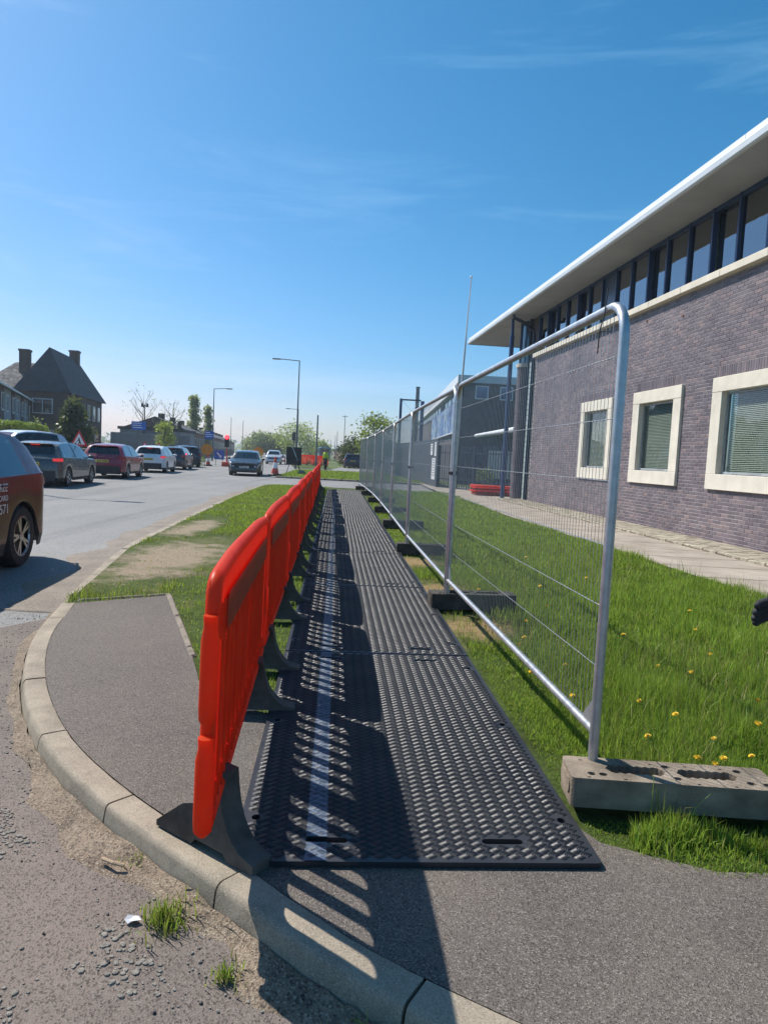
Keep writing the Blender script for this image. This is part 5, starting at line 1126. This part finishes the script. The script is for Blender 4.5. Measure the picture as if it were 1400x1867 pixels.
MB().cbox((0, 0, .95), (.85, .03, .8), 0, 0, .005).build('board', m_signb, ks); MB().prism([(-.22, .72), (.02, .72), (-.05, .80), (.22, 1.1), (.14, 1.18), (-.13, .88), (-.2, .95)], -.022, -.017, lambda a, b, t_: (-a, t_, b)).build('arrow', m_signw, ks); MB().cyl((-.3, .1, 0), (-.3, .02, .6), .02).cyl((.3, .1, 0), (.3, .02, .6), .02).build('legs', m_pole, ks)
for x, y, lab in ((-15.3, 59, 'round orange warning board beside the blue arrow sign'), (-12.2, 66, 'orange board just right of the traffic light')):
    e = empty('orange_sign', (x, y, ZR), 0, lab, 'road sign', 'orange boards at the roadworks'); MB().lathe([(.01, -.01), (.5, -.01), (.5, .01), (.01, .01)], 18, 0, 'y', (0, 0, 1.35)).build('board', m_orange2, e); MB().cyl((-.2, .05, 0), (-.1, .0, 1), .02).cyl((.2, .05, 0), (.1, 0, 1), .02).build('legs', m_pole, e)
# back of a sign on a folding frame on the second verge
fs = empty('folding_sign', (-6.05, 45.3, .0), rad(8), 'back of a black folding sign frame on the second verge, weighted with a sandbag', 'road sign')
MB().cbox((0, 0, 1.25), (1.0, .03, .95), 0, 0, .006).build('panel', m_black, fs); MB().cyl((-.45, -.1, 0), (-.18, 0, 1.0), .02).cyl((.45, -.1, 0), (.18, 0, 1.0), .02).cyl((.5, -.35, .0), (.1, -.02, 1.2), .02).build('legs', m_black, fs)
MB().cyl((.25, -.05, .85), (-.12, -.05, 1.75), .025).build('stay_bar', m_signw, fs); MB().cbox((0, -.02, .72), (1.0, .1, .3), 0, 0, .02).build('lower_panel', m_trim, fs)
sbg = MB().lathe([(.02, 0), (.24, .01), (.27, .10), (.2, .2), (.08, .26), (.02, .27)], 12); tag(sbg.build('sandbag', mat('sandbag_cloth', (.20, .20, .16), .9, 0, .3, 8, .5, 30), loc=(-5.45, 44.9, 0), smooth=60), 'grey sandbag on the grass beside the folding sign', 'sandbag')
# orange barriers at the next works, far right
for k in range(4):
    e = empty('far_barrier', (-9.6+k*.86, 80-k*.4, .02), 0, ['leftmost orange barrier of the far works row', 'second orange barrier of the far works row', 'third orange barrier of the far works row', 'rightmost orange barrier of the far works row'][k], 'barrier', 'orange barriers at the far works')
    for q in range(7): MB().box(-.42+q*.125, -.33+q*.125, -.02, .02, .12, 1.0).build('bar', m_orange, e)
    MB().box(-.43, .43, -.03, .03, 1.0, 1.15).box(-.43, .43, -.03, .03, .10, .2).build('rail', m_orange, e); MB().box(-.4, -.3, -.25, .25, 0, .08).box(.3, .4, -.25, .25, 0, .08).build('foot', m_black, e)
for k, (x, y) in enumerate(((-12.8, 84), (-11.6, 86), (-15.4, 80), (-4.9, 82))):
    e = empty('red_barrier', (x, y, ZR if k < 3 else 0), 0, ['red and white barrier left of the far silver car', 'red and white barrier right of the far silver car', 'red and white barrier behind the oncoming dark hatchback', 'orange and white barrier board left of the parked dark car'][k], 'barrier', 'red and white barriers at the works')
    for q in range(4): MB().box(-.6+q*.3, -.31+q*.3, -.02, .02, .75, 1.0).build('stripe', m_cone if q % 2 == 0 else m_signw, e)
    MB().box(-.6, .59, -.018, .018, .3, .5).build('tapping_rail', m_cone, e); MB().box(-.55, -.48, -.2, .2, 0, .75).box(.48, .55, -.2, .2, 0, .75).build('foot', m_cone, e)
sg_ = empty('traffic_signal', (-12.4, 92, ZR), 0, 'black traffic signal head on a post right of the far silver car', 'traffic light'); MB().cyl((0, 0, 0), (0, 0, 3.2), .06).build('post', m_black, sg_); MB().cbox((0, 0, 3.6), (.4, .3, 1.1), 0, 0, .04).build('signal_head', m_black, sg_)
# bus far down the road
bu = empty('bus', (-15.5, 168, ZR), math.atan2(-.99, .2), 'small teal bus far down the road beside the bare pole', 'bus')
mteal = paint('paint_teal', (.02, .16, .21)); MB().cbox((0, 0, 1.75), (9, 2.5, 2.7), 0, 0, .15).build('body', mteal, bu); MB().box(4.4, 4.53, -1.1, 1.1, 1.5, 2.7).build('windscreen', m_carglass, bu)
for s_ in (-1, 1):
    for q in range(5): MB().box(-4+q*1.6, -2.6+q*1.6, s_*1.26-.01, s_*1.26+.01, 1.6, 2.6).build('window', m_black, bu)
for xx in (-2.8, 2.8):
    for s_ in (-1, 1): MB().lathe([(.2, -.12), (.48, -.12), (.48, .12), (.2, .12)], 16, 0, 'y', (xx, s_*1.12, .48)).build('wheel', m_tyre, bu)

# ================================================================== trees and bushes
def leaves(n, pos, size, flat=0):
    V = np.empty((n, 4, 3)); a = rng.normal(0, 1, (n, 3)); a /= np.linalg.norm(a, axis=1)[:, None]; b = rng.normal(0, 1, (n, 3)); b -= a*(a*b).sum(1)[:, None]; b /= np.linalg.norm(b, axis=1)[:, None]
    s_ = size*rng.uniform(.6, 1.35, n)[:, None]
    V[:, 0] = pos-a*s_; V[:, 1] = pos+b*s_*.55; V[:, 2] = pos+a*s_; V[:, 3] = pos-b*s_*.55
    return V
def leaf_obj(name, V, m, parent):
    n = len(V); me = bpy.data.meshes.new(name); me.vertices.add(n*4); me.vertices.foreach_set('co', V.reshape(-1)); me.loops.add(n*4); me.loops.foreach_set('vertex_index', np.arange(n*4, dtype=np.int32)); me.polygons.add(n); me.polygons.foreach_set('loop_start', (np.arange(n)*4).astype(np.int32)); me.materials.append(m); me.update(calc_edges=True)
    return link(name, me, parent)
def tree(name, label, loc, h, rx, rz_, m, nl, ls, trunk=.25, base=.3, bare=False, cat='tree', shape='round', group=None, clumps=40, limbs=14):
    e = empty(name, loc, random.random()*6, label, cat, group); tk = MB(); tk.tube([(0, 0, -.1), (.05, .03, h*.25), (-.04, .05, h*.55), (0, 0, h*.92)], [trunk, trunk*.75, trunk*.45, trunk*.08], 8)
    ends = []
    for i in range(limbs):
        z0 = h*random.uniform(base, .75); a = random.random()*6.283; q = random.uniform(.6, 1.0); prof = 1-abs((z0/h-.55)/.5)**2*.5
        p1 = (math.cos(a)*rx*q*.55*prof, math.sin(a)*rx*q*.55*prof, z0+h*.10); p2 = (math.cos(a+.2)*rx*q*prof*.95, math.sin(a+.2)*rx*q*prof*.95, min(h*.97, z0+h*random.uniform(.15, .30)))
        tk.tube([(0, 0, z0), p1, p2], [trunk*.35, trunk*.2, trunk*.05], 5); ends.append(p2)
        if bare:
            for _ in range(9):
                t_ = random.uniform(.2, 1); s0 = Vector(p1)*(1-t_)+Vector(p2)*t_; tk.tube([s0, s0+Vector((random.gauss(0, .25), random.gauss(0, .25), random.uniform(.1, .6)))*rx*.5], [trunk*.08, trunk*.03], 4)
    tk.build('trunk', m_bark, e, smooth=60)
    cs = []
    for i in range(clumps):
        while True:
            p = rng.uniform(-1, 1, 3)
            if p@p < 1: break
        p = p/np.linalg.norm(p)*np.linalg.norm(p)**.5
        zc = h*base+(h*(1-base))/2+p[2]*h*(1-base)/2
        w_ = {'round': 1, 'cone': max(.08, 1-(zc-h*base)/(h*(1-base))), 'column': 1-.5*max(0, (zc/h-.6))}[shape]
        cs.append((p[0]*rx*w_, p[1]*rx*w_, zc))
    cs = np.array(cs); per = max(4, nl//clumps); cr_ = rz_
    pos = np.repeat(cs, per, 0)+rng.normal(0, 1, (per*clumps, 3))*cr_*np.array([1, 1, .75])
    if len(pos): leaf_obj('crown', leaves(len(pos), pos, ls), m, e)
    return e
tree('conifer', 'dark bushy conifer in front of the big hipped-roof house', (-21.7, 48, 0), 4.1, 1.55, .28, m_dkleaf, 6500, .12, .14, .04, cat='tree', shape='cone', clumps=150, limbs=10)
tree('bare_tree', 'thin tree with few leaves behind the blue direction sign', (-24.6, 70, 0), 7.3, 1.9, .35, m_pale, 120, .08, .09, .45, True, clumps=30, limbs=12)
tree('bare_tree', 'thin bare tree behind the yellow-green bush', (-20.4, 66, 0), 5.9, 1.3, .3, m_pale, 80, .08, .08, .45, True, clumps=20, limbs=12)
tree('yellow_bush', 'yellow-green bushy young tree before the grey hoarding', (-20.2, 63, 0), 3.6, .62, .22, m_lime, 1500, .09, .08, .3, cat='bush', clumps=55)
tree('poplar', 'tall poplar behind the terrace, left of a pair', (-31.3, 112, 0), 9.8, .62, .32, m_pale, 2600, .2, .25, .15, shape='column', clumps=70, group='poplars behind the terrace')
tree('poplar', 'slightly shorter poplar behind the terrace, right of a pair', (-29.3, 113, 0), 8.2, .45, .28, m_pale, 1700, .2, .2, .15, shape='column', clumps=50, group='poplars behind the terrace')
for x, y, h, r, m, lab in ((-23.8, 180, 8.8, 4.6, m_lime, 'large lime-green tree at the end of the road'), (-33, 182, 6.4, 2.6, m_pale, 'pale tree next left of the large lime-green one'), (-36.5, 188, 4.6, 2.4, m_pale, 'low pale tree at the end of the terrace'), (-29.2, 186, 5.8, 2.6, m_pale, 'pale rounded tree touching the large lime-green one'), (-17.8, 190, 4.9, 2.1, m_lime, 'small green tree right of the large lime-green one'), (-21, 200, 4.2, 2.8, m_pale, 'low tree filling the gap behind the bare pole')):
    tree('round_tree', lab, (x, y, -.1), h, r, r*.28, m, 2600, .30, .2, .12, clumps=55, group='trees at the end of the road')
tree('dark_bush', 'dense dark green bush behind the parked dark car', (-3.75, 82, 0), 3.4, 1.75, .4, m_dkleaf, 4500, .13, .1, .03, cat='bush', clumps=90)
tree('green_bush', 'bright green shrub between the parked car and the mesh fence', (-2.1, 76, 0), 2.3, .8, .3, m_leaf, 1800, .11, .08, .03, cat='bush', clumps=40)
tree('leafy_tree', 'loose leafy tree rising above the far end of the mesh fence', (-.85, 52, 0), 4.5, 1.35, .32, m_leaf, 2600, .10, .1, .25, clumps=50)
tree('garden_shrub', 'yellowish shrub against the wall of the big house', (-30.6, 60, 0), 3.2, .9, .3, m_pale, 900, .12, .08, .05, cat='bush', clumps=25)
tree('yard_shrub', 'small dark shrub behind the palisade bars', (5.2, 36.6, 0), 1.0, .5, .15, m_leaf, 900, .05, .03, .05, cat='bush', clumps=25)
tree('roadside_shrub', 'low green planting beside the dark queue cars', (-17.0, 58, 0), .9, 1.7, .25, m_leaf, 1500, .09, .05, .02, cat='bush', clumps=40)
# clipped hedge on the left
he = empty('hedge', (-20, 36, 0), rad(99), 'clipped green hedge on the far left above the pale car', 'hedge')
HL, HW, HH = 11.0, 1.2, 2.2
MB().cbox((0, 0, HH/2-.12), (HL-.2, HW-.25, HH-.2), 0, 0, .12).build('dark_core', m_bark, he)  # solid dark core, giving the hedge interior its shade by colour
n = 26000; u = rng.random(n); fc = rng.integers(0, 5, n); px = rng.uniform(-HL/2, HL/2, n); py = rng.uniform(-HW/2, HW/2, n); pz = rng.uniform(.05, HH, n)
pz = np.where(fc < 2, HH+rng.normal(0, .05, n)+.06*np.sin(px*2.1), pz); py = np.where(fc == 2, -HW/2+rng.normal(0, .05, n), py); py = np.where(fc == 3, HW/2+rng.normal(0, .05, n), py); px = np.where(fc == 4, np.where(u < .5, -HL/2, HL/2)+rng.normal(0, .05, n), px)
leaf_obj('leaves', leaves(n, np.stack([px, py, pz], 1), .05), m_hedge, he)

# ================================================================== houses
def win(parent, c, w, h, nrm, m=m_upvc, glass=m_glass):
    # window in a wall; c centre, nrm 'x-','x+','y-'
    if nrm == 'y-': f = MB().box(c[0]-w/2, c[0]+w/2, c[1]-.06, c[1]+.02, c[2]-h/2, c[2]+h/2); g = MB().box(c[0]-w/2+.08, c[0]+w/2-.08, c[1]-.075, c[1]-.062, c[2]-h/2+.08, c[2]+h/2-.08); b = MB().box(c[0]-.03, c[0]+.03, c[1]-.09, c[1]-.076, c[2]-h/2+.08, c[2]+h/2-.08)
    else:
        s_ = 1 if nrm == 'x+' else -1; x = c[0]; f = MB().box(min(x-s_*.02, x+s_*.06), max(x-s_*.02, x+s_*.06), c[1]-w/2, c[1]+w/2, c[2]-h/2, c[2]+h/2); g = MB().box(min(x+s_*.062, x+s_*.075), max(x+s_*.062, x+s_*.075), c[1]-w/2+.08, c[1]+w/2-.08, c[2]-h/2+.08, c[2]+h/2-.08); b = MB().box(min(x+s_*.076, x+s_*.09), max(x+s_*.076, x+s_*.09), c[1]-.03, c[1]+.03, c[2]-h/2+.08, c[2]+h/2-.08)
    o = f.build('window', m, parent); g.build('pane', glass, o); b.build('glazing_bar', m, o)
def hip(x0, x1, y0, y1, z0, z1, r0, r1, ov=.4, axis='x'):
    # hip roof: ridge from r0 to r1 along the axis
    x0 -= ov; x1 += ov; y0 -= ov; y1 += ov
    if axis == 'x': ym = (y0+y1)/2; vs = [(x0, y0, z0), (x1, y0, z0), (x1, y1, z0), (x0, y1, z0), (r0, ym, z1), (r1, ym, z1)]; fs = [(0, 1, 5, 4), (1, 2, 5), (2, 3, 4, 5), (3, 0, 4), (3, 2, 1, 0)]
    else: xm = (x0+x1)/2; vs = [(x0, y0, z0), (x1, y0, z0), (x1, y1, z0), (x0, y1, z0), (xm, r0, z1), (xm, r1, z1)]; fs = [(0, 1, 4), (1, 2, 5, 4), (2, 3, 5), (3, 0, 4, 5), (3, 2, 1, 0)]
    return MB().add(vs, fs)
# row of rendered and brick-panelled houses, far left; each house its own thing
ra_ = rad(22); rowd = Vector((-math.sin(ra_), math.cos(ra_), 0))
for k in range(5):
    p = Vector((-26.6, 46.6, -.1)) + rowd*(k*6.6)
    e = empty('terraced_house', p, ra_, ['nearest grey terraced house at the left edge', 'second grey terraced house from the left edge', 'third grey terraced house along the left row', 'fourth grey terraced house along the left row', 'end grey terraced house beside the big hipped-roof house'][k], 'house', 'grey terraced houses on the left')
    MB().box(-8, 0, 0, 6.6, 0, 5.4).build('wall', m_render, e); MB().box(.0, .05, 3.9, 6.0, 0, 5.3).build('brick_panel', m_hbrick, e)
    MB().add([(.45, -.003, 5.3), (.45, 6.597, 5.3), (-4, 6.597, 7.4), (-4, -.003, 7.4), (-8.4, -.003, 5.3), (-8.4, 6.597, 5.3)], [(0, 1, 2, 3), (3, 2, 5, 4), (0, 3, 4), (1, 5, 2), (0, 4, 5, 1)]).build('roof', m_roof, e)
    MB().box(.40, .52, 0, 6.59, 5.22, 5.34).build('gutter', m_upvc, e)
    for y in (1.4, 4.9): win(e, (.05 if y > 3 else 0, y, 4.2), 1.1 if y > 3 else .9, 1.3, 'x+')
    win(e, (0, 1.9, 1.5), 1.8, 1.3, 'x+'); MB().box(.0, 1.0, .3, 6.2, 2.55, 2.68).build('porch_roof', m_upvc, e); d_ = MB().box(.05, .09, 4.4, 5.3, 0, 2.1).build('door', m_navy, e); MB().box(.09, .12, 4.5, 4.55, .95, 1.15).build('handle', m_chrome, d_)
# big hipped-roof house
bh = empty('hipped_house', (-32.3, 70, -.1), rad(10), 'big dark brick house with steep hipped roof and two chimneys', 'house')
MB().box(-4.6, 0, 0, 15, 0, 6.4).build('wall', m_hbrick, bh); MB().box(-9.2, -4.6, 1.8, 11, 0, 6.3).build('wing_wall', m_hbrick2, bh)
rf = hip(-4.6, 0, 0, 15, 6.3, 11.0, 2.0, 12.5, .45, 'y').build('roof', m_roof, bh); hip(-9.2, -4.6, 1.8, 11, 6.2, 9.7, -6.9, -2.5, .4, 'x').build('roof', m_roof, bh)
for c in ((-5.6, 5.2, 9.6), (-2.3, 11.6, 10.6)):
    ch = MB().cbox((c[0], c[1], c[2]), (.95, .95, 2.6), 0, 0, .02).cbox((c[0], c[1], c[2]+1.25), (1.1, 1.1, .22), 0, 0, .02).build('chimney', m_hbrick, rf)
win(bh, (-2.3, 0, 4.9), 1.9, 1.5, 'y-'); win(bh, (-2.3, 0, 1.8), 2.2, 1.5, 'y-'); win(bh, (-6.6, 1.8, 4.7), 1.8, 1.4, 'y-'); win(bh, (-6.6, 1.8, 1.7), 2.0, 1.5, 'y-')
for k in range(6): win(bh, (0, 1.8+k*2.3, 4.8), 1.0, 1.7, 'x+')
for k in range(4): win(bh, (0, 2.2+k*3.4, 1.7), 1.5, 1.5, 'x+')
MB().box(.002, .09, 4.5, 8, 2.9, 3.5).build('wall_sign', m_wplate, bh)
# low outbuilding with flat roof, and grey hoarding before it
ob = empty('low_building', (-28.5, 74, -.1), rad(6), 'low flat-roofed building between the big house and the terrace', 'building')
MB().box(0, 6.4, 0, 8, 0, 3.1).build('wall', m_render, ob); MB().box(-.2, 6.6, -.2, 8.2, 3.1, 3.4).build('roof', m_roof, ob); win(ob, (1.2, 0, 1.9), .9, 1.7, 'y-'); MB().box(2.4, 6.2, -1.6, 0, 2.7, 2.82).build('lean_to', m_hoard, ob)
MB().cyl((4.4, 3, 3.35), (4.4, 3, 4.2), .25).build('flue', m_hbrick, ob); MB().cyl((5.6, 3, 3.35), (5.6, 3, 4.3), .22).build('flue', m_hbrick, ob)
gh = empty('grey_hoarding', (-26.3, 66, -.1), rad(10), 'plain grey board hoarding behind the blue direction sign', 'hoarding')
for k in range(6): MB().cbox((k*1.22+.6, 0, 1.3), (1.21, .05, 2.6), 0, 0, .005).build('panel', m_hoard, gh)
fgp = MB().cyl((0, 0, 0), (0, 0, 5.2), .07, .05, 8).cbox((0, 0, 5.3), (.5, .12, .12)); fgp.cyl((-.25, 0, 5.2), (-.25, 0, 5.55), .12, .1, 8); fgp.cyl((.25, 0, 5.2), (.25, 0, 5.55), .12, .1, 8)
tag(fgp.build('twin_lamp', m_black, loc=(-23.8, 68, -.1)), 'black twin-headed lamp behind the blue direction sign', 'lamp')
lw_ = empty('garden_wall', (-19.6, 44, ZR+.1), rad(98), 'low brick garden wall behind the crimson hatchback', 'wall'); MB().cbox((0, 0, .45), (9, .22, .9), 0, 0, .01).build('brickwork', m_hbrick, lw_); MB().cbox((0, 0, .94), (9.05, .3, .07), 0, 0, .01).build('coping', m_conc, lw_)
# brick terrace receding on the left of the road, each house a thing
ta = rad(9.7); td = Vector((-math.sin(ta), math.cos(ta), 0))
tl_ = ['first', 'second', 'third', 'fourth', 'fifth', 'sixth', 'seventh', 'eighth', 'ninth', 'tenth', 'eleventh', 'twelfth']
for k in range(12):
    p = Vector((-24.5, 84, -.1)) + td*(k*10.5)
    e = empty('brick_terrace_house', p, ta, ('nearest' if k == 0 else tl_[k]) + ' red brick terrace house along the left of the road' + (', its gable facing the camera' if k == 0 else ''), 'house', 'brick terrace on the left of the road')
    MB().box(-7, 0, 0, 10.5, 0, 3.6).build('wall', m_hbrick2, e)
    rf = MB().add([(.35, -.002, 3.5), (.35, 10.498, 3.5), (-3.5, 10.498, 5.0), (-3.5, -.002, 5.0), (-7.35, -.002, 3.5), (-7.35, 10.498, 3.5)], [(0, 1, 2, 3), (3, 2, 5, 4), (0, 3, 4), (1, 5, 2)]).build('roof', m_roof, e)
    MB().add([(0, -.004, 3.6), (-3.5, -.004, 4.95), (-7, -.004, 3.6)], [(0, 1, 2)]).build('gable', m_hbrick2, e); MB().cbox((-3.5, 5.2, 5.2), (.7, 1.0, .8), 0, 0, .02).build('chimney', m_hbrick, rf)
    for y in (1.8, 5.2, 8.6): win(e, (0, y, 2.2), 1.2, 1.3, 'x+')
    win(e, (-2.2, 0, 2.0), 1.2, 1.2, 'y-')
# rooftops along the right horizon
for k in range(7):
    p = Vector((-3.5-k*2.1, 120+k*16, -.1)); e = empty('distant_house', p, rad(7), ['nearest', 'second', 'third', 'fourth', 'fifth', 'sixth', 'farthest'][k] + ' distant house on the right horizon', 'house', 'distant houses on the right'); MB().box(0, 8, 0, 13, 0, 3.2).build('wall', m_hbrick2, e); hip(0, 8, 0, 13, 3.1, 4.7, 4, 9, .4, 'y').build('roof', m_roof, e); win(e, (0, 4, 1.7), 1.2, 1.1, 'x-'); win(e, (3, 0, 1.7), 1.4, 1.1, 'y-')
# far scenery: a low wooded ridge
V = []
for k in range(400):
    x = -600+k*3; y = 620+40*math.sin(k*.05); V.append((x, y))
pos = np.array([(x+random.gauss(0, 3), y+random.gauss(0, 8), abs(random.gauss(0, 1))*3.2+1.5) for x, y in V for _ in range(14)])
tag(leaf_obj('woodland', leaves(len(pos), pos, 2.2), m_leaf, None), 'line of far woodland on the horizon', 'trees', kind='stuff')

# ================================================================== air
t = NT('haze_air'); pv = t.n.new('ShaderNodeVolumePrincipled'); pv.inputs['Color'].default_value = (.78, .88, 1, 1); pv.inputs['Density'].default_value = .0006; pv.inputs['Anisotropy'].default_value = .25
t.L(pv.outputs['Volume'], t.out.inputs['Volume'])
tag(MB().box(-1600, 1600, -200, 2500, -1.2, 14).build('haze', t.m), 'thin pale haze in the distance', 'haze', kind='stuff')
